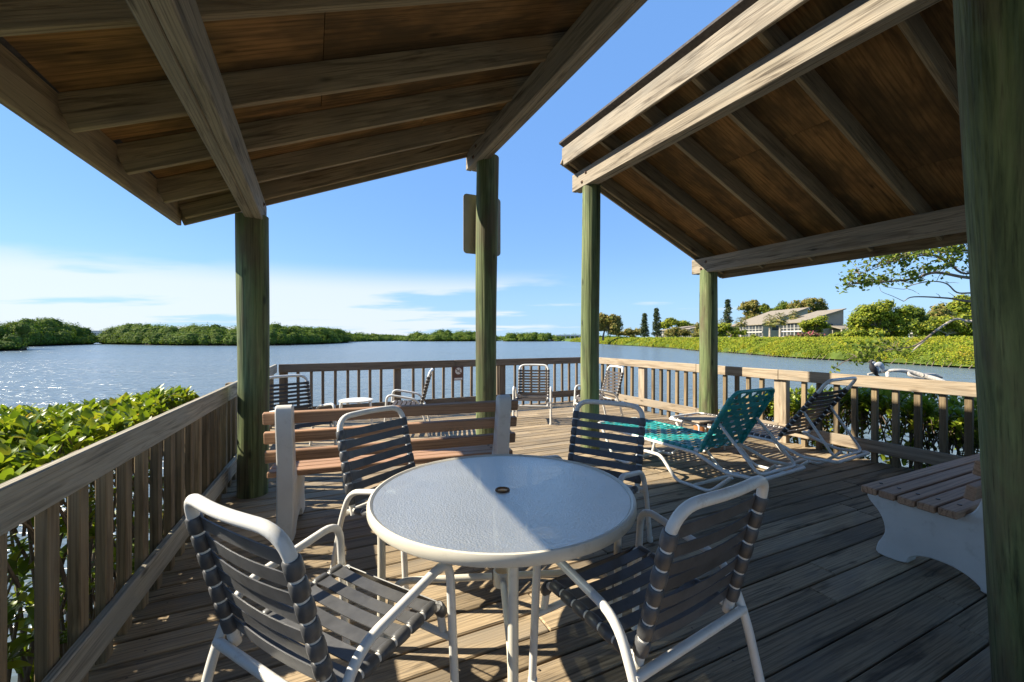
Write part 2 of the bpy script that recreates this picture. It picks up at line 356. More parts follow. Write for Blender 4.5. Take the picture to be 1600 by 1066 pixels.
def copy_tree(o, parent=None):
    c = o.copy(); COL.objects.link(c)
    if parent: c.parent = parent
    for ch in list(o.children): copy_tree(ch, c)
    return c
def arc(pts, rad=0.05, n=5):
    P = [Vector(p) for p in pts]; out = [P[0]]
    for i in range(1, len(P) - 1):
        a, b, c = P[i - 1], P[i], P[i + 1]; d1 = (a - b); d2 = (c - b)
        r = min(rad, d1.length * 0.48, d2.length * 0.48); p1 = b + d1.normalized() * r; p2 = b + d2.normalized() * r
        for k in range(n + 1):
            t = k / n; out.append(p1 * (1 - t) ** 2 + b * 2 * t * (1 - t) + p2 * t * t)
    out.append(P[-1]); return out
def board(name, mat, parent, size, loc, rot=(0, 0, 0), bev=0.004):
    return MB().box((0, 0, 0), size, bev).build(name, mat, parent, False, loc, rot)
def catmull(P, n=6):
    P = [Vector(p) for p in P]; Q = [P[0] * 2 - P[1]] + P + [P[-1] * 2 - P[-2]]; out = []
    for i in range(1, len(Q) - 2):
        for k in range(n):
            t = k / n; a, b, c, d = Q[i - 1:i + 3]
            out.append(0.5 * ((2 * b) + (c - a) * t + (2 * a - 5 * b + 4 * c - d) * t * t + (3 * b - a - 3 * c + d) * t ** 3))
    out.append(P[-1]); return out

# ------------------------------------------------------------------ foliage helpers
def quads_mesh(name, C, size, nrm=None, aspect=0.55, jitter=1.0):
    """many leaf-sized rhombic faces: C (n,3) centres, size (n,), nrm (n,3) preferred facing"""
    n = len(C); t = rng.normal(size=(n, 3)); t /= np.linalg.norm(t, axis=1)[:, None]
    if nrm is None: nn = rng.normal(size=(n, 3))
    else: nn = nrm + rng.normal(size=(n, 3)) * 0.45 * jitter
    nn /= np.linalg.norm(nn, axis=1)[:, None] + 1e-9
    a = t - nn * np.sum(t * nn, axis=1)[:, None]; a /= np.linalg.norm(a, axis=1)[:, None] + 1e-9
    b = np.cross(nn, a); s = np.asarray(size)[:, None] * 0.5
    V = np.empty((n, 4, 3)); V[:, 0] = C - a * s; V[:, 1] = C + b * s * aspect - a * s * 0.15 + nn * s * 0.12; V[:, 2] = C + a * s; V[:, 3] = C - b * s * aspect - a * s * 0.15 + nn * s * 0.12
    me = bpy.data.meshes.new(name); me.vertices.add(4 * n); me.vertices.foreach_set('co', V.reshape(-1).astype(np.float32))
    me.loops.add(4 * n); me.loops.foreach_set('vertex_index', np.arange(4 * n, dtype=np.int32))
    me.polygons.add(n); me.polygons.foreach_set('loop_start', np.arange(0, 4 * n, 4, dtype=np.int32))
    me.update(calc_edges=True); return me
def blob_points(blobs, per_area, zmin=-1e9, low=-0.35, shell=(0.78, 1.06)):
    """leaf positions and outward directions on lumpy crowns; blobs = [(x,y,z,rx,ry,rz)]"""
    Cs = []; Ns = []
    for (x, y, z, rx, ry, rz) in blobs:
        n = max(12, int(per_area * 4 * PI * (((rx * ry) ** 1.6 + (rx * rz) ** 1.6 + (ry * rz) ** 1.6) / 3) ** (1 / 1.6)))
        d = rng.normal(size=(n, 3)); d /= np.linalg.norm(d, axis=1)[:, None]; d = d[d[:, 2] > low]
        lump = 1 + 0.16 * np.sin(d[:, 0] * 7 + x) * np.sin(d[:, 1] * 6 + y) + 0.10 * np.sin(d[:, 2] * 9 + z + x)
        r = rng.uniform(shell[0], shell[1], size=len(d)) * lump
        C = d * r[:, None] * np.array([rx, ry, rz]) + np.array([x, y, z])
        nn = d / np.array([rx, ry, rz]); nn /= np.linalg.norm(nn, axis=1)[:, None]; nn[:, 2] += 0.35
        k = C[:, 2] > zmin; Cs.append(C[k]); Ns.append(nn[k])
    return np.concatenate(Cs), np.concatenate(Ns)
def blob_hull(blobs, k=0.8, zmin=-1e9, seg=9, rings=6):
    mb = MB()
    for (x, y, z, rx, ry, rz) in blobs:
        vs = []; fs = []
        for i in range(rings + 1):
            ph = PI * i / rings
            for j in range(seg):
                th = 2 * PI * j / seg; q = 1 + 0.15 * math.sin(3 * th + x + i)
                vs.append((x + rx * k * q * math.sin(ph) * math.cos(th), y + ry * k * q * math.sin(ph) * math.sin(th), max(zmin, z + rz * k * math.cos(ph))))
        for i in range(rings):
            for j in range(seg): fs.append((i * seg + j, i * seg + (j + 1) % seg, (i + 1) * seg + (j + 1) % seg, (i + 1) * seg + j))
        mb.add(vs, fs)
    me = bpy.data.meshes.new('hull'); me.from_pydata(mb.v, [], mb.f); return me
def stuff(o): o['kind'] = 'stuff'; return o
def structure(o): o['kind'] = 'structure'; return o

# ================================================================== SETTING: water, land
mb = MB(); mb.add([(-3000, -400, WZ), (3000, -400, WZ), (3000, 4500, WZ), (-3000, 4500, WZ)], [(0, 1, 2, 3)])
structure(mb.build('water', 'water'))
mb = MB(); gz = 0.75
prof = [(40.3, WZ - 0.6), (40.6, WZ + 0.15), (41.6, -0.25), (43.4, 0.55), (45.5, 0.95), (48, gz + 0.15), (60, gz), (600, gz)]
ys = [-60, 10, 25, 40, 55, 70, 90, 110, 140, 180, 230, 300, 420]
def shore_dx(y): return 1.6 * math.sin(y * 0.055 + 1.0) + 0.7 * math.sin(y * 0.19) + (2.2 if y < 30 else 0) + max(0, (y - 160)) * 0.02
vs = []; fs = []
for j, y in enumerate(ys):
    for (x, z) in prof: vs.append((x + (shore_dx(y) if x < 60 else 0), y, z))
n = len(prof)
for j in range(len(ys) - 1):
    for i in range(n - 1): fs.append((j * n + i, j * n + i + 1, (j + 1) * n + i + 1, (j + 1) * n + i))
structure(MB().add(vs, fs).build('lawn', 'lawn'))

# ================================================================== DECK
DV0, DV1, DU0, DU1 = -0.98, 5.98, -4.6, 8.12
mb = MB()
for u in (DU1 - 0.03,): mb.box(((DV0 + DV1) / 2, u, -0.17), (DV1 - DV0 - 0.1, 0.05, 0.24))
for v in np.arange(-0.7, 5.9, 0.8): mb.box((v, (DU0 + DU1) / 2, -0.165), (0.05, DU1 - DU0 - 0.1, 0.235))
mb.box((DV0 + 0.06, (DU0 + DU1) / 2, -0.165), (0.045, DU1 - DU0, 0.235)); mb.box((DV1 - 0.04, (DU0 + DU1) / 2, -0.165), (0.045, DU1 - DU0, 0.235))
for v in (-0.6, 1.8, 3.3, 5.6):
    for u in (-4, -1.2, 1.0, 3.2, 5.4, 7.8): mb.tube([(v, u, WZ - 0.8), (v, u, -0.29)], 0.12, 10)
deck = structure(mb.build('deck', 'dark_wood', None, False, (0, 0, 0), (0, 0, TH)))
def left_v(u): return -0.82 + 0.0485 * (max(u, -0.8) - 1.7)
PITCH = 0.160; PW = 0.150; u = DU0; i = 0
while u < DU1 - 0.05:
    cuts = [DV0 + random.uniform(-0.015, 0.015)]
    c = random.uniform(0.9, 3.6) if i % 3 else random.uniform(3.6, 5.2)
    cuts += [c]; 
    if c < 2.2: cuts.append(c + random.choice([2.44, 3.05]))
    cuts.append(DV1 + random.uniform(-0.015, 0.015))
    for a, b in zip(cuts[:-1], cuts[1:]):
        ln = b - a - 0.004
        o = board('plank', 'deck_wood', deck, (ln, PW + random.uniform(-0.004, 0.003), 0.04), ((a + b) / 2, u + PITCH / 2, -0.0215 + random.uniform(-0.002, 0.0015)),
                  (random.uniform(-0.006, 0.006), 0, random.uniform(-0.0008, 0.0008)), 0.006)
    u += PITCH; i += 1

mb = MB()
for k in range(int((5.6 - 0.9) / PITCH)):
    uu = DU0 + PITCH * (int((0.9 - DU0) / PITCH) + k)
    for v in np.arange(-0.7, 5.9, 0.8):
        for e in (0.035, 0.118):
            x, y = v + random.uniform(-.012, .012), uu + e + random.uniform(-.006, .006)
            mb.add([(x + 0.0055 * math.cos(a * PI / 3), y + 0.0055 * math.sin(a * PI / 3), 0.0012) for a in range(6)], [(0, 1, 2, 3, 4, 5)])
stuff(mb.build('nail_heads', 'bolt_metal', deck))
# ================================================================== RAILINGS
RAIL_GROUP = None
def railing(name, label, a, b, inward, mat_rail, mat_bal, spacing, bw, bd, posts, splice=None, post_w=0.13):
    """a, b: (v,u) ends along the inner face of the boards; inward: sign of the local -y side"""
    A, B = uv(*a), uv(*b); d = (B - A); L = d.length; rz = math.atan2(d.y, d.x)
    r = thing(name, label, 'railing', A, rz)
    cuts = [0.0] + (splice or []) + [L]
    s = inward                                         # +1: deck lies on local -y
    for z0, z1, nm in ((0.86, 1.0, 'top_rail'), (0.12, 0.26, 'bottom_rail')):
        for p, q in zip(cuts[:-1], cuts[1:]):
            board(nm, mat_rail, r, (q - p - 0.004, 0.038, z1 - z0), ((p + q) / 2, 0.019 * s, (z0 + z1) / 2 + random.uniform(-0.002, 0.002)), (0, 0, 0), 0.005)
    x = spacing * 0.5; k = 0; me = [MB().box((0, 0, 0), (1.02, bd, bw), 0.004).mesh('baluster') for _ in range(2)]
    while x < L - 0.03:
        if all(abs(x - p) > 0.5 * (bw + post_w) + 0.01 for p in posts):
            link('baluster', me[k % 2], mat_bal, r, (x + random.uniform(-0.008, 0.008), s * (0.0385 + bd / 2 + random.uniform(0, 0.004)), 0.47), (random.uniform(-0.01, 0.01), PI / 2 + random.uniform(-0.007, 0.007), 0))
        x += spacing; k += 1
    for p in posts:
        MB().box((0, 0, 0), (1.7, 0.09, post_w), 0.006).build('post', mat_rail if mat_rail != 'grey_wood' else 'baluster_wood', r, False, (p, s * 0.086, 0.13), (0, PI / 2, 0))
    return r
UL0, UF = -0.8, 8.0
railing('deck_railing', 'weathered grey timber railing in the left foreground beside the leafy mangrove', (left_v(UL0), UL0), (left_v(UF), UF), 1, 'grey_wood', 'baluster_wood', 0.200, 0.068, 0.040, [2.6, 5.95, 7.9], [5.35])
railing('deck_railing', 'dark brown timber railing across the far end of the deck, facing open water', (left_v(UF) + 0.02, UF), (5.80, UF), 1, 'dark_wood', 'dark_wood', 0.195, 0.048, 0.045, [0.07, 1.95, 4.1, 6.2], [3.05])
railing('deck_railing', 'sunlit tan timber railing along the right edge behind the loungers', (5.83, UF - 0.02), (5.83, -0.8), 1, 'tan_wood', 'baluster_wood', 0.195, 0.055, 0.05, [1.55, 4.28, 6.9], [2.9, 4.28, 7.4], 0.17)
for o in bpy.data.objects:
    pass

# ================================================================== SHELTERS
def pile(parent, v, u, top, r0, r1, lean=(0, 0), z0=-0.02):
    pts = []; rad = []
    for k in range(13):
        t = k / 12.0; z = z0 + (top - z0) * t
        pts.append((lean[0] * (z - H) + 0.006 * math.sin(5 * t + v), lean[1] * (z - H) + 0.006 * math.cos(4 * t + u), z)); rad.append((r0 + (r1 - r0) * t) * (1 + 0.012 * math.sin(9 * t + u * 3)))
    pts = pts + [(pts[-1][0], pts[-1][1], top + 0.004)]; rad.append(rad[-1] - 0.012)
    mb = MB().tube(pts, rad, 28)
    return mb.build('post', 'green_pile', parent, True, (v, u, 0))
def shelter(name, label, low, high, zlow, zhigh, front, back, rafters, eave, crest, posts, sgn, skew=0.0):
    """low/high: v of the low and high beams; zlow, zhigh: underside of the rafters there"""
    r = thing(name, label, 'shelter', (0, 0, 0), TH)
    sl = (zhigh - zlow) / (high - low); ang = math.atan(sl)       # rise along +v
    def zr(v): return zlow + (v - low) * sl
    RD = 0.185; co = math.cos(ang)
    for (v, u, top, r0, r1, lean) in posts:
        pile(r, v, u, top, r0, r1, lean)
        if 2.4 < v < 2.9: board('header', 'beam_wood', r, (1.1, 0.068, 0.20), (2.95, u + 0.03, top - 0.11), (0, 0, 0), 0.006)   # short header ties this post to the high beam
    for v, zb in ((low, zr(low)), (high, zr(high))):
        off = -0.045 if v == high else (0.02 if sgn > 0 else -0.045)
        for k, w in enumerate((-0.035, 0.035)):
            ln = front + 0.05 - back; 
            board('beam', 'beam_wood', r, (ln, 0.068, 0.225), (v + off + w, (front + 0.05 + back) / 2 - 0.012 * k, zb - 0.1155 - abs(sl) * 0.03), (0, 0, PI / 2), 0.006)
    for (v, u, top, r0, r1, lean) in [q for q in posts if not 2.4 < q[0] < 2.9]:                          # through bolts, washers proud of both beam faces
        vb, off = (high, -0.045) if abs(v - high) < abs(v - low) else (low, 0.02 if sgn > 0 else -0.045); zb = zr(vb) - 0.1155 - abs(sl) * 0.03
        for du, dz in ((-0.045, 0.045), (0.04, -0.05)):
            for s in (-1, 1):
                x = vb + off + s * 0.069; MB().tube([(x, u + du, zb + dz), (x + s * 0.004, u + du, zb + dz)], 0.022, 14).build('washer', 'rust', r)
                MB().tube([(x + s * 0.0042, u + du, zb + dz), (x + s * 0.016, u + du, zb + dz)], 0.012, 6).build('bolt', 'bolt_metal', r)
    e0, e1 = (eave, crest) if sgn > 0 else (crest, eave)            # ends along +v
    def eav(u): return eave - skew * (front - u)
    for u in rafters:
        a0, a1 = (eav(u), crest) if sgn > 0 else (crest, eave); mid = (a0 + a1) / 2; ln = (a1 - a0) / co - 0.01
        board('rafter', 'rafter_wood', r, (ln, 0.042, RD), (mid, u, zr(mid) + RD / 2 / co), (0, -ang, 0), 0.004)
    for v, nm in ((e0, 'fascia_board'), (e1, 'fascia_board')):
        s = -1 if v == e0 else 1; hgt = 0.235
        sk = skew if v == eave else 0.0; um = (front + back) / 2; vm = v - sk * (front - um)
        board(nm, 'rafter_wood' if v == eave else 'beam_wood', r, (front - back + 0.062, 0.034, hgt), (vm + s * 0.02, um, zr(vm) + RD / co - hgt / 2 - 0.004), (0, -math.atan(sk * sl), PI / 2 - math.atan(sk)), 0.005)
    # plywood sheets on the rafters
    u = front; row = 0
    while u > back + 0.02:
        u2 = max(back, u - 1.3); vv = eav((u + u2) / 2) if sgn > 0 else e0; first = True
        while vv < e1 - 0.02:
            v2 = min(e1, vv + ((1.22 if row % 2 else 2.1) if first else 2.3)); first = False; m = (vv + v2) / 2
            board('plywood_sheet', 'plywood', r, ((v2 - vv) / co - 0.004, u - u2 - 0.004, 0.016), (m - math.sin(ang) * 0.0085, (u + u2) / 2, zr(m) + RD / co + 0.0095 * co), (0, -ang, 0), 0.001)
            vv = v2
        u = u2; row += 1
    zc = RD / co + 0.0245
    def skin(ef, eb, cr, h0, h1, uf, ub):
        vs = []
        for h in (h0, h1):
            for (v, u) in ((ef, uf), (cr, uf), (cr, ub), (eb, ub)): vs.append((v, u, zr(v) + zc + h))
        return MB().add(vs, [(0, 1, 2, 3), (4, 5, 6, 7), (0, 1, 5, 4), (1, 2, 6, 5), (2, 3, 7, 6), (3, 0, 4, 7)])
    d = 0.07 * (1 if sgn > 0 else -1)
    skin(eav(front) - d, eav(back) - d, crest + d, 0.0, 0.024, front + 0.05, back - 0.05).build('roof_covering', 'roof_shingle', r)
    mid = (eave + crest) / 2; ln = abs(crest - eave) / co + 0.05
    board('barge_board', 'rafter_wood', r, (ln, 0.03, 0.225), (mid, front + 0.0185, zr(mid) + RD / 2 / co - 0.022), (0, -ang, 0), 0.004)
    return r
shelter('shelter', 'open timber shelter over the table, its roof falling to the left foreground', -0.49, 1.80, 2.755, 3.70, 4.80, -4.3,  # roof lengthened unseen behind the camera to cut skylight from the rear
        [4.765, 4.25, 3.57, 2.93, 2.17, 1.5, 0.84, 0.2, -0.45, -1.1, -1.75, -2.4, -3.05, -3.7, -4.25], -1.08, 2.04,
        [(-0.488, 4.55, 2.56, 0.124, 0.135, (0, 0)), (1.833, 4.55, 3.53, 0.115, 0.13, (0.006, 0)), (-0.488, -0.55, 2.56, 0.124, 0.13, (0, 0)), (1.833, -0.6, 3.5, 0.12, 0.13, (0, 0)), (-0.488, -4.0, 2.56, 0.124, 0.13, (0, 0)), (1.833, -4.0, 3.5, 0.12, 0.13, (0, 0))], 1, 0.038)
shelter('shelter', 'open timber shelter at right, its roof falling towards the sunlit railing', 5.49, 3.27, 2.67, 3.63, 4.72, -4.2,  # this roof too runs on out of view, added to darken the deck
        [4.685, 4.02, 3.34, 2.69, 2.08, 1.42, 0.78, 0.14, -0.5, -1.15, -1.8, -2.45, -3.1, -3.75, -4.15], 6.02, 3.02,
        [(3.26, 4.5, 3.475, 0.121, 0.115, (0.004, 0)), (5.49, 4.55, 2.47, 0.135, 0.125, (0, 0)), (2.535, 0.63, 3.42, 0.140, 0.155, (-0.050, 0.024)), (5.49, 0.6, 2.47, 0.13, 0.125, (0, 0)), (3.27, -3.6, 3.4, 0.13, 0.125, (0, 0)), (5.49, -3.6, 2.47, 0.13, 0.125, (0, 0))], -1)

# ================================================================== FURNITURE
def heading(h): return -math.radians(h)
def strap_band(p, q, n, along, w, tr, mb=None, sag=0.0, th=0.004, off=0.0, bw=None):
    """one vinyl strap from tube centre p to q; along = direction of the tubes; n = face normal; sleeves wrap both tubes"""
    mb = mb or MB(); p, q, n, a = Vector(p), Vector(q), Vector(n).normalized(), Vector(along).normalized(); x = (q - p).normalized()
    # band
    bw = bw or w; k = 9; vs = []; fs = []
    for i in range(k):
        t = i / (k - 1); ww = w if i in (0, k - 1) else bw; c = p.lerp(q, t) + n * (off - sag * math.sin(PI * t))
        for sa in (-1, 1):
            for sn in (-1, 1): vs.append(c + a * sa * ww / 2 + n * sn * th / 2)
    for i in range(k - 1):
        o = i * 4
        fs += [(o, o + 4, o + 6, o + 2), (o + 1, o + 3, o + 7, o + 5), (o, o + 1, o + 5, o + 4), (o + 2, o + 6, o + 7, o + 3)]
    mb.add(vs, fs)
    for c in (p, q): mb.tube([c - a * w * 0.5, c - a * w * 0.42, c, c + a * w * 0.42, c + a * w * 0.5], [tr + 0.003, tr + 0.0065, tr + 0.0075, tr + 0.0065, tr + 0.003], 12)
    return mb
def make_chair(label, mat_frame, mat_strap, nb=7, ns=6, group=None):
    t = thing('strap_chair', label, 'chair', group=group)
    R = 0.0165; XW = 0.312
    for s in (-1, 1):
        x = s * XW
        pts = arc([(x, 0.275, 0.0), (x, 0.235, 0.615), (x, -0.19, 0.535), (x, -0.27, 0.36), (x, -0.36, 0.0)], 0.085, 6)
        MB().tube(pts, R, 12).build('side_frame', mat_frame, t, True)
        for yy in (0.275, -0.36): MB().tube([(x, yy, 0.0), (x, yy * 0.985, 0.03)], R + 0.003, 10).build('foot_cap', mat_frame, t, True)
    xs = 0.260
    MB().tube([(-XW, -0.262, 0.385), (XW, -0.262, 0.385)], R, 12).build('rear_crossbar', mat_frame, t, True)
    MB().tube([(-XW, 0.255, 0.30), (XW, 0.255, 0.30)], R * 0.85, 12).build('front_crossbar', mat_frame, t, True)
    # back frame: a bent hoop
    b0 = Vector((0, -0.225, 0.375)); b1 = Vector((0, -0.375, 0.940)); d = (b1 - b0)
    hoop = [(-xs, *(b0)[1:])] + [(-xs, b0.y + d.y * k, b0.z + d.z * k) for k in (0.4, 0.84)]
    P = arc([(-xs, b0.y, b0.z), (-xs, b1.y, b1.z), (0, b1.y - 0.028, b1.z + 0.004), (xs, b1.y, b1.z), (xs, b0.y, b0.z)], 0.10, 7)
    MB().tube(P, R * 1.12, 14).build('back_frame', mat_frame, t, True)
    dn = d.normalized(); nrm = Vector((0, dn.z, -dn.y))
    pitch = 0.065 if nb == 7 else 0.05; w = pitch - 0.009
    for k in range(nb):
        c = b0 + dn * (0.055 + pitch * (k + 0.5))
        strap_band((-xs, c.y, c.z), (xs, c.y, c.z), nrm, dn, w, R * 1.1, off=R * 0.7, bw=w - (0.008 if nb == 7 else 0.010) + random.uniform(-0.003, 0.002), sag=random.uniform(0.006, 0.02)).build('back_strap', mat_strap, t, True)
    # seat frame, waterfall front
    SP = arc([(0, -0.215, 0.405), (0, 0.235, 0.435), (0, 0.262, 0.30)], 0.075, 6)
    for s in (-1, 1): MB().tube([(s * xs, p.y, p.z) for p in SP], R * 0.95, 12).build('seat_tube', mat_frame, t, True)
    for k in range(ns):
        y = -0.17 + (0.345 / (ns - 1)) * k; z = 0.405 + (y + 0.215) * 0.0667; w2 = 0.345 / (ns - 1) - 0.010
        strap_band((-xs, y, z), (xs, y, z), (0, -0.066, 1), (0, 1, 0.066), w2, R * 0.95, off=R * 0.7, sag=random.uniform(0.004, 0.018), bw=w2 - 0.008 + random.uniform(-0.003, 0.003)).build('seat_strap', mat_strap, t, True)
    # last strap over the front bend
    strap_band((-xs, 0.243, 0.398), (xs, 0.243, 0.398), (0, 0.83, 0.55), (0, -0.55, 0.83), 0.05, R * 0.95, off=R * 0.8).build('seat_strap', mat_strap, t, True)
    return t
chair = make_chair('', 'white_paint', 'navy_vinyl'); G1 = 'strap chairs around the glass table'
spots = [(-0.622, 1.535, 30, 'white framed chair with dark straps in the left foreground, back to the camera'),
         (0.495, 1.69, -33, 'white framed chair with dark straps in the right foreground, nearest the green post'),
         (-0.623, 2.637, 122, 'dark strap chair behind the glass table at left, in front of the brown bench'),
         (0.515, 2.87, 215, 'dark strap chair behind the glass table at right, in front of the teal lounger')]
for i, (x, y, h, lab) in enumerate(spots):
    c = chair if i == 0 else copy_tree(chair); c.location = (x, y, 0.003); c.rotation_euler = (0, 0, heading(h)); tag(c, lab, 'chair', G1)
far = make_chair('', 'white_paint', 'brown_vinyl', 9, 6); G2 = 'brown strap chairs along the far railings'
spots = [(-2.60, 5.18, 128, 'brown strap chair in the far left corner, by the post of the shelter'),
         (-1.62, 6.45, 262, 'brown strap chair turned left beside the no smoking sign on the far railing'),
         (0.36, 7.30, 186, 'brown strap chair facing the camera between two green posts at the far railing'),
         (1.42, 7.15, 255, 'brown strap chair in the far right corner, half hidden by a green post')]
for i, (x, y, h, lab) in enumerate(spots):
    c = far if i == 0 else copy_tree(far); c.location = (x, y, 0.003); c.rotation_euler = (0, 0, heading(h)); tag(c, lab, 'chair', G2)

# glass table
def glass_table():
    t = thing('patio_table', 'round frosted glass patio table with cream metal rim and umbrella hole', 'table', (-0.045, 2.005, 0.0), math.radians(5))
    R = 0.61; zt = 0.72; n = 96
    prof = [(R - 0.022, zt - 0.004), (R - 0.012, zt + 0.003), (R - 0.003, zt + 0.001), (R + 0.001, zt - 0.008), (R + 0.001, zt - 0.036), (R - 0.004, zt - 0.043), (R - 0.026, zt - 0.043), (R - 0.026, zt - 0.012), (R - 0.022, zt - 0.012)]
    vs = []; fs = []; m = len(prof)
    for i in range(n):
        a = 2 * PI * i / n
        for (q, z) in prof: vs.append((q * math.cos(a), q * math.sin(a), z))
    for i in range(n):
        for k in range(m): fs.append((i * m + k, i * m + (k + 1) % m, ((i + 1) % n) * m + (k + 1) % m, ((i + 1) % n) * m + k))
    MB().add(vs, fs).build('rim', 'cream_paint', t, True)
    vs = []; fs = []; rr = [0.026, 0.2, 0.4, R - 0.024]
    for z in (zt - 0.0045, zt - 0.0105):
        for q in rr:
            for i in range(n): a = 2 * PI * i / n; vs.append((q * math.cos(a), q * math.sin(a), z))
    for L0 in (0, 4):
        for k in range(3):
            for i in range(n): fs.append(((L0 + k) * n + i, (L0 + k) * n + (i + 1) % n, (L0 + k + 1) * n + (i + 1) % n, (L0 + k + 1) * n + i))
    for i in range(n):
        j = (i + 1) % n; fs.append((i, j, 4 * n + j, 4 * n + i)); fs.append((3 * n + i, 3 * n + j, 7 * n + j, 7 * n + i))
    MB().add(vs, fs).build('glass_top', 'frosted_glass', t, False)
    ring = [(0.030 * math.cos(2 * PI * k / 20), 0.030 * math.sin(2 * PI * k / 20), zt - 0.002) for k in range(20)]
    MB().tube(ring, 0.0055, 8, closed=True).build('hole_grommet', 'rust', t, True)
    for k in range(4):
        a = PI / 2 * k; ca, sa = math.cos(a), math.sin(a)
        def pol(r, z, off=0.0): return (r * ca - off * sa, r * sa + off * ca, z)
        b = MB(); b.box((0, 0, 0), (R - 0.07, 0.036, 0.018), 0.002, Matrix.Rotation(a, 3, 'Z'))
        b.v = [(x + ca * (R + 0.035) / 2, y + sa * (R + 0.035) / 2, z + zt - 0.0205) for x, y, z in b.v]
        b.build('support_bar', 'cream_paint', t)
        MB().tube(arc([pol(R - 0.045, zt - 0.03), pol(R - 0.05, 0.4), pol(R - 0.045, 0.0)], 0.1), 0.0185, 12).build('leg', 'cream_paint', t, True)
        MB().tube(arc([pol(0.05, 0.31), pol(R - 0.10, 0.31), pol(R - 0.075, 0.02)], 0.085, 7), 0.0155, 12).build('stretcher', 'cream_paint', t, True)
    ring = [(0.044 * math.cos(2 * PI * k / 24), 0.044 * math.sin(2 * PI * k / 24)) for k in range(24)]
    inner = [(0.036 * math.cos(2 * PI * k / 24), 0.036 * math.sin(2 * PI * k / 24)) for k in range(24)]
    vs = []; fs = []
    for z in (0.272, 0.338):
        vs += [(x, y, z) for x, y in ring] + [(x, y, z) for x, y in inner]
    for k in range(24):
        j = (k + 1) % 24; fs += [(k, j, 48 + j, 48 + k), (24 + k, 24 + j, 72 + j, 72 + k), (k, j, 24 + j, 24 + k), (48 + k, 48 + j, 72 + j, 72 + k)]
    MB().add(vs, fs).build('umbrella_collar', 'cream_paint', t, True)
glass_table()

# benches
def make_bench(label):
    t = thing('park_bench', label, 'bench', group=None)
    # end panel profile in (y forward, z up)
    pr = [(0.43, 0.405), (0.455, 0.39), (0.46, 0.365), (0.44, 0.33), (0.40, 0.285), (0.37, 0.22), (0.365, 0.155), (0.385, 0.105), (0.405, 0.06), (0.40, 0.0), (0.26, 0.0),
          (0.235, 0.045), (0.19, 0.075), (0.12, 0.09), (0.04, 0.085), (-0.03, 0.06), (-0.075, 0.025), (-0.09, 0.0), (-0.225, 0.0), (-0.225, 0.10), (-0.205, 0.22), (-0.20, 0.36),
          (-0.205, 0.55), (-0.245, 0.80), (-0.258, 0.915), (-0.246, 0.952), (-0.215, 0.965), (-0.182, 0.952), (-0.166, 0.915), (-0.160, 0.86), (-0.125, 0.70), (-0.080, 0.52), (-0.050, 0.445), (-0.005, 0.405), (0.06, 0.388), (0.25, 0.395)]
    pr = [(p.x, p.y) for p in catmull([Vector((a, b, 0)) for a, b in pr], 3)]
    for s in (-1, 1):
        mb = MB(); x0, x1 = s * 0.81 - 0.055, s * 0.81 + 0.055; n = len(pr)
        cx = sum(p[0] for p in pr) / n; cz = sum(p[1] for p in pr) / n
        vs = []
        def inset(k):
            a, b, c = pr[k - 1], pr[k], pr[(k + 1) % n]; tx, tz = c[0] - a[0], c[1] - a[1]; l = math.hypot(tx, tz) or 1
            return (b[0] - tz / l * -0.008 * -1, b[1] + tx / l * -0.008 * -1)
        area = sum(pr[k][0] * pr[(k + 1) % n][1] - pr[(k + 1) % n][0] * pr[k][1] for k in range(n)); sg = 1 if area > 0 else -1
        ins = []
        for k in range(n):
            a, b, c = pr[k - 1], pr[k], pr[(k + 1) % n]; tx, tz = c[0] - a[0], c[1] - a[1]; l = math.hypot(tx, tz) or 1
            ins.append((b[0] - sg * tz / l * 0.007, b[1] + sg * tx / l * 0.007))
        for x, P in ((x0, ins), (x0 + 0.008, pr), (x1 - 0.008, pr), (x1, ins)): vs += [(x, p[0], p[1]) for p in P]
        fs = []
        for L0 in range(3):
            for k in range(n): j = (k + 1) % n; fs.append((L0 * n + k, L0 * n + j, (L0 + 1) * n + j, (L0 + 1) * n + k))
        fs += [tuple(range(n - 1, -1, -1)), tuple(range(3 * n, 4 * n))]
        mb.add(vs, fs).build('end_panel', 'bench_white', t, True)
    for k in range(5):
        y = 0.410 - 0.096 * k; z = 0.405 + 0.0235 + (0.002 if k in (0,) else -0.006 * (k > 1))
        o = board('seat_slat', 'bench_brown', t, (1.92, 0.085, 0.045), (0, y, z), (0.03, 0, 0), 0.006)
        for s in (-1, 1): MB().tube([(s * 0.80, y, z + 0.0215), (s * 0.80, y, z + 0.0265)], 0.011, 10).build('bolt', 'bolt_metal', t)
    for k in range(3):
        z = 0.572 + 0.146 * k; yb = -0.062 - 0.235 * (z - 0.5)
        o = board('back_slat', 'bench_brown', t, (1.92, 0.085, 0.045), (0, yb + 0.012, z), (math.radians(100), 0, 0), 0.006)
    return t
bench = make_bench('brown slatted bench behind the table, its back to the camera')
bench.location = (-0.905, 3.44, 0.002); bench.rotation_euler = (0, 0, heading(-19)); bench['group'] = 'slatted benches'
b2 = copy_tree(bench); tag(b2, 'slatted bench with white end panels at right, partly hidden by the near green post', 'bench', 'slatted benches')
p = uv(4.28, 1.10); b2.location = (p.x, p.y, 0.002); b2.rotation_euler = (0, 0, TH)

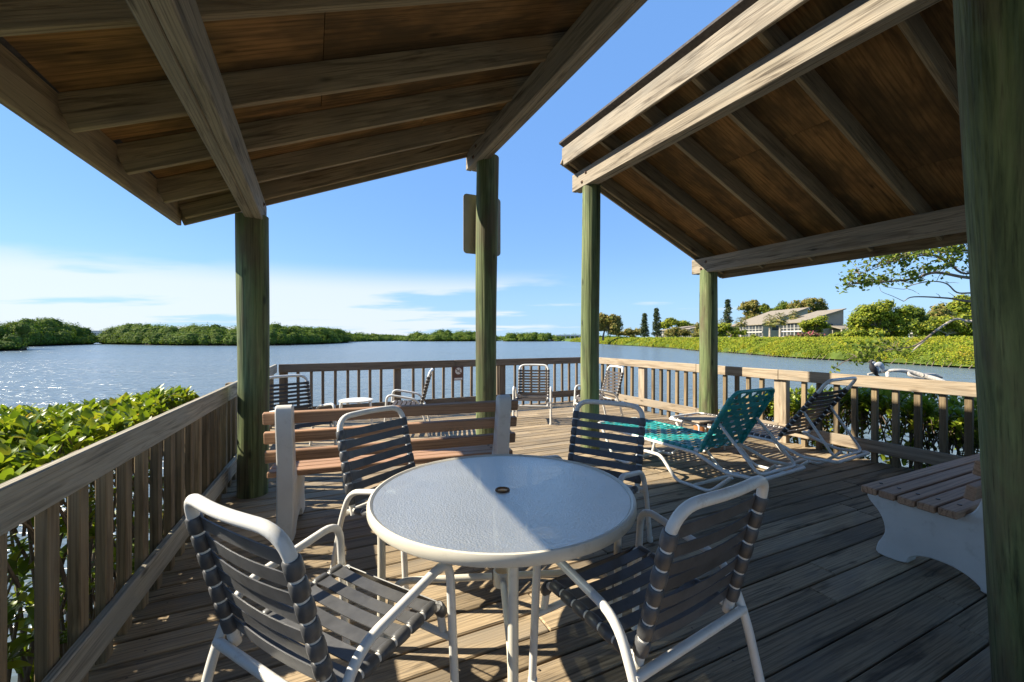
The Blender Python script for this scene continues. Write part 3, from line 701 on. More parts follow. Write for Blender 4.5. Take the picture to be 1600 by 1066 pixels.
# loungers
def make_lounger(label, mat, woven, back_len, back_ang):
    t = thing('sun_lounger', label, 'sun lounger', group='reclining loungers')
    XW = 0.30; R = 0.0155; fr = 'white_paint'; zs = 0.335
    for s in (-1, 1):
        x = s * (XW + 0.02)
        MB().tube(arc([(x, 1.30, zs - 0.005), (x, 0.02, zs - 0.02), (x, -0.26, zs - 0.12), (x, -0.48, zs - 0.10)], 0.06), R, 10).build('side_rail', fr, t, True)
        MB().tube(arc([(x, 1.20, zs - 0.03), (x, 1.02, 0.016), (x, 0.80, 0.016), (x, 0.62, 0.20), (x, 0.40, 0.205), (x, 0.22, 0.016), (x, -0.12, 0.016), (x, -0.31, zs - 0.14)], 0.055), R, 10).build('leg_frame', fr, t, True)
        MB().tube([(x, 0.5, 0.2), (x, 0.47, zs - 0.02)], R * 0.8, 8).build('strut', fr, t, True)
    for y, z in ((0.90, 0.03), (0.03, 0.03)): MB().tube([(-XW - 0.02, y, z), (XW + 0.02, y, z)], R * 0.9, 10).build('crossbar', fr, t, True)
    MB().tube(arc([(-XW - 0.02, -0.47, zs - 0.10), (-XW - 0.02, -0.54, zs - 0.095), (XW + 0.02, -0.54, zs - 0.095), (XW + 0.02, -0.47, zs - 0.10)], 0.06), R, 10).build('rear_bar', fr, t, True)
    # seat straps frame
    hoop = arc([(-XW, 0.0, zs), (-XW, 1.32, zs + 0.01), (XW, 1.32, zs + 0.01), (XW, 0.0, zs)], 0.07)
    MB().tube(hoop, R, 10).build('seat_frame', fr, t, True)
    ca, sa = math.cos(back_ang), math.sin(back_ang); B = back_len
    hoop = arc([(-XW + 0.005, -0.01, zs), (-XW + 0.005, -B * ca, zs + B * sa), (XW - 0.005, -B * ca, zs + B * sa), (XW - 0.005, -0.01, zs)], 0.08)
    MB().tube(hoop, R, 10).build('back_frame', fr if not woven else mat, t, True)
    MB().tube(arc([(-XW + 0.03, -B * 0.52 * ca, zs + B * 0.52 * sa - 0.02), (-XW + 0.03, -0.50, zs - 0.08), (XW - 0.03, -0.50, zs - 0.08), (XW - 0.03, -B * 0.52 * ca, zs + B * 0.52 * sa - 0.02)], 0.07), R * 0.8, 10).build('back_prop', fr, t, True)
    bd = Vector((0, -ca, sa)); bn = Vector((0, sa, ca))
    def surf(side, length, o, d, n, frame_w):
        pitch = 0.066 if woven else 0.060; k = int((length - 0.06) / pitch)
        for i in range(k):
            c = o + d * (0.045 + pitch * (i + 0.5))
            strap_band(c + Vector((-frame_w, 0, 0)), c + Vector((frame_w, 0, 0)), n, d, pitch - (0.004 if woven else 0.012), R, off=0.006 if not woven else 0.004, sag=0.008, bw=pitch - (0.024 if woven else 0.017)).build(side + '_strap', mat, t, True)
        if woven:
            m = 8; pw = 2 * frame_w / m; mesh = None
            for j in range(m):
                x = -frame_w + pw * (j + 0.5); vs = []; fs = []; ns = k * 2 + 2
                for i in range(ns + 1):
                    s = length * i / ns; ph = (i + j * 2) % 4
                    h = (0.011 if ((s / pitch) + j) % 2 < 1 else -0.003); c = o + d * s + n * (h - 0.006 * math.sin(PI * (j + 0.5) / m))
                    for e in (-1, 1):
                        for g in (0, 1): vs.append(c + Vector((x + e * (pw * 0.5 - 0.0155), 0, 0)) + n * g * 0.0035)
                for i in range(ns):
                    a = i * 4; fs += [(a, a + 4, a + 6, a + 2), (a + 1, a + 3, a + 7, a + 5), (a, a + 1, a + 5, a + 4), (a + 2, a + 6, a + 7, a + 3)]
                MB().add(vs, fs).build(side + '_lengthwise_strap', mat, t)
    surf('seat', 1.30, Vector((0, 0.0, zs)), Vector((0, 1, 0.0077)), Vector((0, 0, 1)), XW)
    surf('back', B - (0.0 if woven else 0.09), Vector((0, 0, zs)), bd, bn, XW - 0.005)
    return t
l1 = make_lounger('teal woven strap lounger with raised back and white tube frame', 'teal_vinyl', True, 0.635, math.radians(60))
l1.location = (2.07, 4.19, 0.0); l1.rotation_euler = (0, 0, heading(-30)); l1.scale = (1.1, 1.1, 1.08)
l2 = make_lounger('dark brown strap lounger with raised back, nearest the right railing', 'brown_vinyl', False, 0.79, math.radians(55))
l2.location = (3.12, 4.70, 0.0); l2.rotation_euler = (0, 0, heading(-30)); l2.scale = (1.06, 1.06, 1.04)

# low side tables
def side_table(label, loc, rz, r, h, round_top, mat):
    t = thing('side_table', label, 'table', loc, rz)
    mb = MB()
    if round_top:
        ring = [(math.cos(2 * PI * k / 40), math.sin(2 * PI * k / 40)) for k in range(40)]
        mb.prism([(a * r, b * r) for a, b in ring], h - 0.02, h - 0.004, 2); mb.prism([(a * (r - 0.012), b * (r - 0.012)) for a, b in ring], h - 0.0039, h, 2)
    else: mb.box((0, 0, h - 0.012), (2 * r, 1.35 * r, 0.024), 0.008)
    mb.build('table_top', mat, t, round_top)
    yy = r * 0.6 if round_top else r * 0.55; xx = r * 0.85
    for s in (-1, 1):
        MB().tube(arc([(s * (xx + 0.03), -yy, 0.0), (s * xx, -yy, h - 0.035), (s * xx, yy, h - 0.035), (s * (xx + 0.03), yy, 0.0)], 0.06), 0.012, 8).build('leg_frame', 'white_paint', t, True)
    return t
side_table('low round white side table between the two far left chairs', (-2.42, 6.55, 0.002), 0.3, 0.25, 0.48, True, 'white_paint')
side_table('small low side table with tan top beside the teal lounger', (2.46, 5.46, 0.002), TH, 0.25, 0.40, False, 'tan_wood')
# clay pot under the small table
t = MB(); prof = [(0.0, 0.0), (0.085, 0.0), (0.105, 0.19), (0.115, 0.19), (0.118, 0.225), (0.10, 0.225), (0.09, 0.19), (0.0, 0.17)]
vs = []; fs = []; n = 24; m = len(prof)
for i in range(n):
    a = 2 * PI * i / n
    for q, z in prof: vs.append((q * math.cos(a), q * math.sin(a), z))
for i in range(n):
    for k in range(m - 1): fs.append((i * m + k, i * m + k + 1, ((i + 1) % n) * m + k + 1, ((i + 1) % n) * m + k))
tag(t.add(vs, fs).build('clay_pot', 'terracotta', None, True, (2.74, 6.12, 0.002)), 'small orange clay pot on the deck behind the low tan side table', 'pot')

# signs
t = thing('metal_sign', 'blank back of a metal sign fixed high behind the tall shelter post', 'sign', uv(1.84, 4.70, 0), TH)
def rrect(w, h, r, n=6):
    out = []
    for cx, cz, a0 in ((w / 2 - r, h / 2 - r, 0), (-w / 2 + r, h / 2 - r, 90), (-w / 2 + r, -h / 2 + r, 180), (w / 2 - r, -h / 2 + r, 270)):
        for k in range(n + 1): a = math.radians(a0 + 90 * k / n); out.append((cx + r * math.cos(a), cz + r * math.sin(a)))
    return out
MB().prism([(a, b + 2.78) for a, b in rrect(0.475, 0.70, 0.045)], 0.0, 0.006, 1).build('sign_plate', 'sign_back', t)
MB().box((0, -0.012, 2.78), (0.05, 0.02, 0.5), 0.003).build('bracket', 'bolt_metal', t)
A = uv(left_v(UF), UF); pr = uv(2.62, UF - 0.012)
t = thing('no_smoking_sign', 'small brown no smoking sign hung on the far railing', 'sign', (pr.x, pr.y, 0), TH)
MB().box((0, 0, 0.735), (0.20, 0.012, 0.27), 0.004).build('sign_board', 'sign_brown', t)
MB().box((0, -0.0075, 0.632), (0.165, 0.003, 0.036)).build('caption_band', 'sign_white', t)
MB().prism([(0.066 * math.cos(2 * PI * k / 36), 0.79 - 0.005 + 0.066 * math.sin(2 * PI * k / 36)) for k in range(36)], -0.009, -0.006, 1).build('white_disc', 'sign_white', t)
for nm, ang, ln, w in (('slash', -40, 0.125, 0.016), ('cigarette', 22, 0.075, 0.013)):
    b = MB().box((0, 0, 0), (ln, 0.002, w)); o = b.build(nm, 'sign_brown', t, False, (0.0, -0.0105 - (0.0012 if nm == 'slash' else 0), 0.785), (0, math.radians(-ang), 0))
b = MB().tube([(0.022, -0.0105, 0.80), (0.030, -0.0105, 0.818), (0.020, -0.0105, 0.832)], 0.004, 6).build('smoke_curl', 'sign_brown', t)

# ================================================================== NEAR MANGROVES
def leaf_shape(n=4):
    L = 1.0; vs = []; fs = []
    ws = [0.03, 0.27, 0.33, 0.22, 0.02]
    for i, w in enumerate(ws):
        s = i / (len(ws) - 1); z = 0.10 * math.sin(PI * s) - 0.10 * s * s
        vs += [(s, -w * 0.78, z + 0.09 * w), (s, 0, z - 0.03), (s, w * 0.78, z + 0.09 * w)]
    for i in range(len(ws) - 1):
        a = i * 3; fs += [(a, a + 1, a + 4, a + 3), (a + 1, a + 2, a + 5, a + 4)]
    return vs, fs
LV, LF = leaf_shape()
LVn = np.array(LV)
def mangrove_bush(name, label, tips_fn, n_tips, view_pt, low_tips, low_fn, n_single=300, lsize=(0.075, 0.125), stem_floor=None):
    r = thing(name, label, 'bush')
    mats = []                                                   # (matrix 3x3, origin, size)
    stems = MB()
    def rosette(p, up, k):
        up = Vector(up).normalized(); a0 = random.uniform(0, 6.28); sz = random.uniform(*lsize)
        q = up.to_track_quat('Z', 'X').to_matrix()
        for j in range(k):
            an = a0 + j * 2.4 + random.uniform(-0.3, 0.3); tilt = random.uniform(0.25, 1.15) if j < k - 2 else random.uniform(0.95, 1.4)
            d = q @ Vector((math.cos(an) * math.cos(tilt), math.sin(an) * math.cos(tilt), math.sin(tilt)))
            x = d; y = Vector((0, 0, 1)).cross(x)
            if y.length < 0.05: y = Vector((1, 0, 0))
            y.normalize(); y = (y + Vector((random.uniform(-.4, .4), random.uniform(-.4, .4), random.uniform(-.4, .4)))); y = (y - x * y.dot(x)).normalized(); z = x.cross(y)
            s = sz * random.uniform(0.75, 1.15)
            mats.append((Matrix((x, y, z)).transposed(), Vector(p) - up * (0.012 * (k - j)), s))
    for _ in range(n_tips):
        p, up = tips_fn(); rosette(p, up, random.randint(5, 8))
        if random.random() < 0.55:
            q = Vector(p) - Vector(up).normalized() * random.uniform(0.25, 0.5) + Vector((random.uniform(-.1, .1), random.uniform(-.1, .1), 0))
            stems.tube([q, (Vector(p) + q) / 2 + Vector((random.uniform(-.02, .02),) * 3), p], [0.007, 0.006, 0.004], 5)
    for _ in range(low_tips):
        p, up = low_fn(); rosette(p, up, random.randint(3, 6))
        q = Vector((p[0] + random.uniform(-.3, .3), p[1] + random.uniform(-.3, .3), WZ - 0.1)) 
        if random.random() < (0.35 if low_tips < 900 else 0.12): stems.tube(catmull([q, q.lerp(Vector(p), 0.5) + Vector((random.uniform(-.2, .2), random.uniform(-.2, .2), 0)), p], 4), [0.018 - 0.0014 * i for i in range(9)], 6)
    vp = Vector(view_pt)
    order = sorted(range(len(mats)), key=lambda i: (mats[i][1] - vp).length)
    single = set(order[:n_single])
    V = []; Fc = []; o = 0
    base = np.array(LF)
    idx = [i for i in range(len(mats)) if i not in single]
    allV = np.empty((len(idx), len(LV), 3)); 
    for k, i in enumerate(idx):
        m, c, s = mats[i]; allV[k] = (LVn * s) @ np.array(m).T + np.array(c)
    me = bpy.data.meshes.new('foliage'); nv = len(LV); nf = len(LF)
    me.vertices.add(len(idx) * nv); me.vertices.foreach_set('co', allV.reshape(-1).astype(np.float32))
    fi = (np.arange(len(idx))[:, None, None] * nv + base[None]).reshape(-1).astype(np.int32)
    me.loops.add(len(fi)); me.loops.foreach_set('vertex_index', fi); me.polygons.add(len(idx) * nf); me.polygons.foreach_set('loop_start', np.arange(0, len(fi), 4, dtype=np.int32)); me.update(calc_edges=True)
    me.polygons.foreach_set('use_smooth', [True] * len(me.polygons))
    stuff(link('foliage', me, 'mangrove_leaf', r))
    lm = bpy.data.meshes.new('leaf'); lm.from_pydata(LV, [], LF); lm.polygons.foreach_set('use_smooth', [True] * nf); lm.materials.append(MATS['mangrove_leaf_single'])
    for i in order[:n_single]:
        m, c, s = mats[i]; ob = bpy.data.objects.new('leaf', lm); COL.objects.link(ob); ob.parent = r
        ob.matrix_local = Matrix.Translation(c) @ m.to_4x4() @ Matrix.Diagonal((s, s, s, 1))
    stuff(stems.build('stems', 'bark', r, True))
    return r
def ltop(v, u):                                            # top of the bush at left
    e = max(0.0, u - 4.4); d = -v - 1.0
    return 0.90 + 0.06 * math.sin(u * 3.1 + v) + 0.06 * math.sin(u * 1.3 - v * 2.2) - 0.10 * e * e - 0.04 * d - (0.22 * max(0, d - 1.6)) 
def ltip():
    while True:
        v = -1.05 - abs(random.gauss(0, 1)) * 1.15; u = random.uniform(0.6, 6.3); z = ltop(v, u)
        if v < -3.6 or z < 0.1: continue
        z -= abs(random.gauss(0, 0.075)); p = uv(v, u, z); return p, (random.gauss(0, .35), random.gauss(0, .35), 1)
def llow():
    v = -1.08 - abs(random.gauss(0, 0.6)); u = random.uniform(0.3, 6.2); z = random.uniform(-0.7, ltop(v, u) - 0.15); p = uv(v, u, z); s = uv(1, 0)
    return p, (s.x * 0.8 + random.gauss(0, .4), s.y * 0.8 + random.gauss(0, .4), 0.7)
mangrove_bush('mangrove_bush', 'bright green mangrove bush with broad leaves outside the left railing', ltip, 2500, (-1.9, 2.3, 0.9), 800, llow, 300, (0.066, 0.108))
def rtop(v, u): return 0.66 + 0.09 * math.sin(u * 2.7) + 0.05 * math.sin(v * 4 + u) - 0.5 * max(0, u - 4.0) ** 2
def rtip():
    while True:
        v = 6.15 + abs(random.gauss(0, 0.8)); u = random.uniform(0.8, 5.0); z = rtop(v, u)
        if z < -0.4: continue
        z -= abs(random.gauss(0, 0.1)); return uv(v, u, z), (random.gauss(0, .35), random.gauss(0, .35), 1)
def rlow():
    while True:
        v = 6.10 + abs(random.gauss(0, 0.35)); u = random.uniform(0.8, 4.9); zt = rtop(v, u)
        if zt > -0.5: break
    z = random.uniform(-0.9, zt - 0.1)
    return uv(v, u, z), (-VX * .7 + random.gauss(0, .4), -VY * .7 + random.gauss(0, .4), 0.7)
mangrove_bush('mangrove_bush', 'green mangrove bush outside the right railing, seen between its balusters', rtip, 1300, (4.6, 4.2, 0.7), 1500, rlow, 300, (0.07, 0.115))

# overhanging tree at right: trunk stands out of frame, limbs reach over the water
def limb_tree():
    r = thing('shore_tree', 'leafy and bare limbs of a tree reaching in from the right over the water', 'tree', (12.6, 8.4, WZ))
    def P(px, py, Y): a = at(px, Y); return Vector((a.x - 12.6, a.y - 8.4, H - (py - HZ) * Y / F - WZ))
    MB().tube(catmull([(0.2, 0, -0.6), (0, 0, 1.0), (-0.3, 0.1, 2.6), (-0.2, 0.2, 4.4), (0.4, 0.4, 6.4)], 5), [0.20 - 0.006 * i for i in range(21)], 12).build('trunk', 'bark', r, True)
    Y = 9.2
    limbs = [([(1640, 440, 8.7), (1560, 432, 9.0), (1513, 434, 9.2), (1462, 426, 9.2), (1430, 435, 9.3), (1392, 440, 9.3), (1350, 443, 9.2), (1326, 444, 9.2)], 0.045, 0.008),
             ([(1640, 395, 8.7), (1560, 405, 9.0), (1510, 428, 9.2), (1478, 408, 9.2), (1450, 398, 9.1), (1420, 405, 9.0), (1385, 412, 9.0), (1345, 428, 9.0)], 0.03, 0.006),
             ([(1640, 400, 8.7), (1570, 395, 8.9), (1515, 392, 9.0), (1470, 394, 9.1), (1430, 398, 9.1), (1400, 402, 9.1)], 0.03, 0.006),
             ([(1640, 470, 8.7), (1560, 468, 9.0), (1516, 471, 9.2), (1480, 466, 9.2), (1428, 464, 9.3), (1412, 471, 9.3)], 0.035, 0.007),
             ([(1516, 458, 9.2), (1495, 457, 9.2), (1478, 443, 9.3), (1452, 440, 9.3), (1420, 447, 9.4), (1412, 452, 9.4), (1380, 448, 9.4)], 0.018, 0.004),
             ([(1412, 471, 9.3), (1395, 463, 9.3), (1378, 456, 9.3), (1374, 448, 9.4)], 0.007, 0.003),
             ([(1640, 500, 8.4), (1560, 498, 8.7), (1515, 502, 8.9), (1492, 499, 9.0), (1462, 517, 9.0), (1440, 536, 9.0), (1424, 550, 9.0)], 0.030, 0.014),
             ([(1462, 517, 9.0), (1430, 540, 8.9), (1400, 545, 8.8), (1376, 548, 8.7), (1350, 556, 8.6), (1326, 562, 8.5)], 0.02, 0.006)]
    tips = []
    for k, (pl, r0, r1) in enumerate(limbs):
        C = catmull([P(*q) for q in pl], 5); n = len(C)
        MB().tube(C, [r0 + (r1 - r0) * i / (n - 1) for i in range(n)], 8).build('limb', 'bark' if k != 6 else 'pale_bark', r, True)
        tips.append(C)
    tw = MB(); leaves = []
    for k, dens, lo in ((0, 60, 0.40), (1, 80, 0.25), (2, 90, 0.2), (7, 60, 0.35), (4, 5, 0.2), (3, 4, 0.3), (6, 3, 0.3)):
        C = tips[k]
        for _ in range(dens):
            i = random.randrange(int(lo * len(C)), len(C)); a = C[i]; d = Vector((random.gauss(-0.08, .14), random.gauss(0, .16), random.gauss(0.08 if k < 6 else 0.02, .10)))
            b = a + d; tw.tube([a, a + d * 0.5 + Vector((0, 0, 0.02)), b], [0.006, 0.005, 0.003], 5)
            if k in (0, 1, 2, 7):
                for _ in range(random.randint(5, 10)): leaves.append(b + Vector((random.gauss(0, .07), random.gauss(0, .07), random.gauss(0, .055))))
    stuff(tw.build('twigs', 'bark', r, True))
    C = np.array(leaves); stuff(link('foliage', quads_mesh('foliage', C, rng.uniform(0.07, 0.125, len(C)), None, 0.55), 'tree_leaf', r))
limb_tree()

# bleached dead branch with a bird
t = thing('dead_branch', 'bleached dead branch lying just above the right railing, over the water', 'branch', (0, 0, 0))
def Q(px, py, Y): a = at(px, Y); return Vector((a.x, a.y, H - (py - HZ) * Y / F))
main = catmull([Q(1356, 585, 7.4), Q(1372, 582, 7.4), Q(1398, 579, 7.3), Q(1420, 581, 7.3), Q(1445, 588, 7.2), Q(1480, 601, 7.0), Q(1540, 640, 6.6)], 5)
MB().tube(main, [0.018 + 0.0012 * i for i in range(len(main))], 10).build('limb', 'driftwood', t, True)
for pl in ([Q(1418, 581, 7.3), Q(1421, 586, 7.25), Q(1432, 590, 7.2), Q(1448, 593, 7.2)], [Q(1386, 581, 7.35), Q(1387, 587, 7.3), Q(1386, 594, 7.3)], [Q(1440, 586, 7.2), Q(1460, 586, 7.3), Q(1472, 590, 7.3)]):
    c = catmull(pl, 4); MB().tube(c, [0.032 - 0.0015 * i for i in range(len(c))], 8).build('side_branch', 'driftwood', t, True)
def bird():
    b = Q(1362, 584.5, 7.4); r = thing('bird', 'black and silver water bird perched on the bleached dead branch', 'bird', b + Vector((0, 0, 0.012)))
    body = catmull([(0.10, 0, -0.05), (0.06, 0, 0.02), (0.02, 0, 0.09), (-0.005, 0, 0.15), (-0.012, 0, 0.19), (-0.005, 0, 0.215), (0.02, 0, 0.228), (0.045, 0, 0.226)], 4)
    rad = [0.012, 0.02, 0.03, 0.038, 0.044, 0.048, 0.05, 0.051, 0.050, 0.047, 0.042, 0.036, 0.03, 0.025, 0.02, 0.017, 0.015, 0.0145, 0.014, 0.015, 0.017, 0.018, 0.0185, 0.018, 0.016, 0.013, 0.009, 0.005, 0.003]
    MB().tube(body, rad[:len(body)], 14).build('body', 'feather_black', r, True)
    MB().tube([(0.04, 0, 0.227), (0.075, 0, 0.229), (0.105, 0, 0.231)], [0.006, 0.004, 0.001], 8).build('bill', 'bill', r, True)
    for s in (-1, 1):
        MB().tube(catmull([(0.02, s * 0.04, 0.14), (0.07, s * 0.055, 0.16), (0.12, s * 0.06, 0.135), (0.15, s * 0.055, 0.07), (0.14, s * 0.04, 0.01)], 4), [0.02, 0.028, 0.034, 0.04, 0.044, 0.047, 0.048, 0.047, 0.045, 0.042, 0.038, 0.034, 0.03, 0.026, 0.02, 0.013, 0.006], 10, flat=0.35).build('wing', 'feather_silver', r, True)
        MB().tube([(0.03, s * 0.02, 0.06), (0.025, s * 0.02, 0.0)], 0.006, 6).build('leg', 'feather_black', r, True)
    MB().tube([(0.08, 0, -0.01), (0.13, 0, -0.07), (0.17, 0, -0.13)], [0.02, 0.026, 0.02], 8, flat=0.4).build('tail', 'feather_black', r, True)
bird()

# ================================================================== ISLANDS AND FAR SHORE
def mangrove_island(label, pts, depth, rows, leaf, per, rad):
    """pts: (px, waterline py, top py)"""
    W_ = [p for p in pts]; r = thing('mangrove_island', label, 'mangrove island', (0, 0, 0), 0, 'mangrove islands across the water')
    path = []
    for px, by, ty in pts:
        D = (H - WZ) * F / (by - HZ); a = at(px, D); path.append((Vector((a.x, a.y, 0)), H + (HZ - ty) * D / F))
    blobs = []; base = []
    for (a, ha), (b, hb) in zip(path[:-1], path[1:]):
        n = max(1, int((b - a).length / (rad * 0.85)))
        for i in range(n):
            tt = (i + random.random() * 0.7) / n; p = a.lerp(b, tt); h = ha + (hb - ha) * tt
            away = Vector((p.x, p.y, 0)).normalized()
            for k in range(rows):
                q = p + away * (depth * k / max(1, rows - 1) + random.uniform(0.3, 1.0) * rad) + Vector((random.gauss(0, .6), random.gauss(0, .6), 0)) * rad * 0.4
                top = WZ + (h - WZ) * ((0.60 if k == 0 else 0.86 if k == 1 else 1.0) + random.choice([random.uniform(-0.26, 0.05), random.uniform(-0.06, 0.14)])); rr = rad * random.uniform(0.55, 1.3); rz = min((top - WZ) * 0.55, rr * 0.95)
                blobs.append((q.x, q.y, top - rz, rr, rr, rz))
                if k == 0: blobs.append((q.x - away.x * rr * 0.3, q.y - away.y * rr * 0.3, WZ + 0.3 + (top - WZ) * 0.25, rr * 0.95, rr * 0.95, (top - WZ) * 0.34))
    stuff(link('inner_hull', blob_hull(blobs, 0.80, WZ - 0.1), 'crown_shade', r))  # dark hull added inside the crowns to stop see-through gaps
    C, N = blob_points(blobs, per, WZ + 0.45, -0.5)
    stuff(link('foliage', quads_mesh('foliage', C, rng.uniform(0.7, 1.3, len(C)) * leaf, N, 0.7), 'island_leaf', r))
    vs = []; fs = []
    for (p, h) in path:
        aw = Vector((p.x, p.y, 0)).normalized()
        for off, z in ((1.0, WZ - 0.3), (1.3, WZ + 0.55), (depth + 4, WZ + 0.8)): q = p + aw * off; vs.append((q.x, q.y, z))
    for i in range(len(path) - 1):
        for k in range(2): fs.append((i * 3 + k, i * 3 + k + 1, i * 3 + k + 4, i * 3 + k + 3))
    MB().add(vs, fs).build('dark_base_strip', 'base_dark', r)  # dark strip added to hide bright water gleaming under the foliage
    roots = MB()
    for (a, ha), (b, hb) in zip(path[:-1], path[1:]):
        n = max(2, int((b - a).length / 1.6))
        for i in range(n):
            p = a.lerp(b, (i + random.random()) / n); q = p + Vector((p.x, p.y, 0)).normalized() * random.uniform(0.5, 3)
            roots.tube([(p.x, p.y, WZ - 0.3), ((p.x + q.x) / 2, (p.y + q.y) / 2, WZ + 0.7), (q.x, q.y, WZ + 1.6)], 0.07, 4, caps=False)
    stuff(roots.build('prop_roots', 'bark', r))
    return r
mangrove_island('nearest dark mangrove clump at the far left edge of the picture', [(-120, 553, 492), (-40, 549, 497), (20, 548, 500), (42, 547.5, 512)], 16, 4, 0.34, 8, 2.4)
mangrove_island('mangrove island at left, tapering to a point at the gap', [(30, 542, 500), (75, 540, 497), (105, 539.3, 505), (132, 538.6, 514), (140, 538.2, 522)], 22, 4, 0.5, 4.5, 3.2)
mangrove_island('long mangrove island running behind the left shelter post', [(160, 537.8, 520), (172, 537.9, 511), (200, 538.6, 504.5), (250, 539.4, 507), (300, 540.0, 506), (360, 540.4, 507), (420, 540.2, 505), (475, 538.6, 508), (515, 537.0, 512), (540, 535.6, 518)], 24, 4, 0.5, 3.6, 3.4)
mangrove_island('low distant strip of mangroves left of the tall post, between the larger islands', [(528, 534.6, 519), (570, 533.6, 520.5), (610, 533.0, 522.5), (632, 532.6, 524)], 24, 3, 1.0, 1.2, 4.5)
mangrove_island('rounded mangrove island just left of the tall shelter post', [(636, 533.4, 525), (652, 533.5, 518.5), (690, 533.5, 515), (725, 533.5, 516), (760, 533.3, 519), (776, 533.0, 524)], 26, 4, 0.9, 1.5, 5.0)
mangrove_island('small mangrove island between the two tall green posts', [(786, 533.6, 526), (800, 533.7, 520), (830, 533.7, 518.5), (855, 533.6, 520), (873, 533.5, 526)], 22, 4, 0.8, 1.7, 4.5)
def far_woods():
    blobs = []
    for px in np.arange(-700, 980, 4.2):
        D = 900 + 60 * math.sin(px * 0.02); a = at(px, D); h = random.uniform(6, 10) + 2 * math.sin(px * 0.03)
        blobs.append((a.x, a.y, WZ + h * 0.35, 8, 8, h * 0.65))
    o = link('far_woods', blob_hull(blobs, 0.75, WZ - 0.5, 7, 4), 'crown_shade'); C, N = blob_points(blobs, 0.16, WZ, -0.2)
    f = quads_mesh('foliage', C, rng.uniform(1.6, 2.8, len(C)), N, 0.8)
    tag(o, 'thin line of distant woods along the far horizon', 'woods'); o['kind'] = 'stuff'
    stuff(link('foliage', f, 'island_leaf', o))
far_woods()
def far_block(label, px0, px1, D, z1, mat):
    a, b = at(px0, D), at(px1, D); t = thing('far_building', label, 'building', ((a.x + b.x) / 2, D, 0)); w = b.x - a.x
    MB().box((0, 6, (z1 + WZ) / 2), (w, 12, z1 - WZ)).build('wall', mat, t)
    MB().box((0, 6, z1 + 0.4), (w + 1.2, 13, 0.8)).build('roof', 'house_roof', t)
    for k in range(int(w / 5)):
        for lv in (0.35, 0.72): MB().box((-w / 2 + 3 + 5 * k, -0.05, WZ + (z1 - WZ) * lv), (2.6, 0.2, 1.4)).build('window', 'house_dark', t)
far_block('distant pale building seen through the gap between islands, left one', 131, 159, 820, 14.5, 'far_wall')
far_block('distant pale building seen through the gap between islands, right one', 163, 182, 820, 13.5, 'far_wall')
# far bridge
D = 760; t = thing('far_bridge', 'tiny pale road bridge on the horizon between the green posts', 'bridge', at(891, D))
MB().box((0, 0, 5.2), (52, 8, 1.2)).build('deck_span', 'far_wall', t)
for k in range(7): MB().box((-24 + 8 * k, 0, 1.8), (1.2, 6, 6.2)).build('pier', 'far_wall', t)
MB().box((0, -4, 6.3), (52, 0.3, 0.9)).build('parapet', 'house_white', t)

# right bank: clipped mangrove hedge on the shore
def hedge():
    r = thing('shore_hedge', 'long clipped yellow green mangrove hedge along the opposite bank', 'hedge')
    vs = []; fs = []; hp = [(40.0, WZ + 0.25), (40.4, -0.35), (41.5, 0.35), (43.2, 0.98), (45.5, 1.28), (48.5, 1.30), (49.4, 0.9)]
    YS = list(np.arange(16, 120, 3.0)) + list(np.arange(120, 300, 8.0)); n = len(hp)
    def surf(y, t):
        i = min(int(t), n - 2); f = t - i; x = hp[i][0] * (1 - f) + hp[i + 1][0] * f; z = hp[i][1] * (1 - f) + hp[i + 1][1] * f
        z += 0.10 * math.sin(y * 0.5 + t) * min(1, t) + 0.07 * math.sin(y * 1.3 + t * 2) * min(1, t)
        return x + shore_dx(y) + 0.2 * math.sin(y * 0.9 + t), z
    for y in YS:
        for i in range(n):
            x, z = surf(y, i); vs.append((x, y, z - 0.08))
    for j in range(len(YS) - 1):
        for i in range(n - 1): fs.append((j * n + i, j * n + i + 1, (j + 1) * n + i + 1, (j + 1) * n + i))
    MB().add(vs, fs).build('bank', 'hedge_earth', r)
    C = []; N = []; S = []
    for (y0, y1, cnt, s) in ((16, 40, 26000, 0.16), (40, 70, 30000, 0.19), (70, 120, 22000, 0.30), (120, 300, 20000, 0.6)):
        yy = rng.uniform(y0, y1, cnt); tt = rng.uniform(0, 1, cnt) ** 0.8 * (n - 1.3)
        for y, t in zip(yy, tt):
            x, z = surf(y, t); C.append((x - 0.02, y, z + random.gauss(0.03, 0.09) + 0.08 * math.sin(y * 3.1) * math.sin(t * 5))); N.append((-0.45, -0.35, 0.8)); S.append(s * random.uniform(0.7, 1.3))
    stuff(link('foliage', quads_mesh('foliage', np.array(C), np.array(S), np.array(N), 0.7, 1.3), 'hedge_leaf', r))
    m = MB()
    for y in np.arange(18, 200, 0.7):
        x, z = surf(y, 0.2); m.tube([(x - 0.35 + random.uniform(-.2, .2), y, WZ - 0.2), (x + 0.3, y + random.uniform(-.3, .3), z + 0.35)], 0.035, 4, caps=False)
    stuff(m.build('prop_roots', 'bark', r))
hedge()

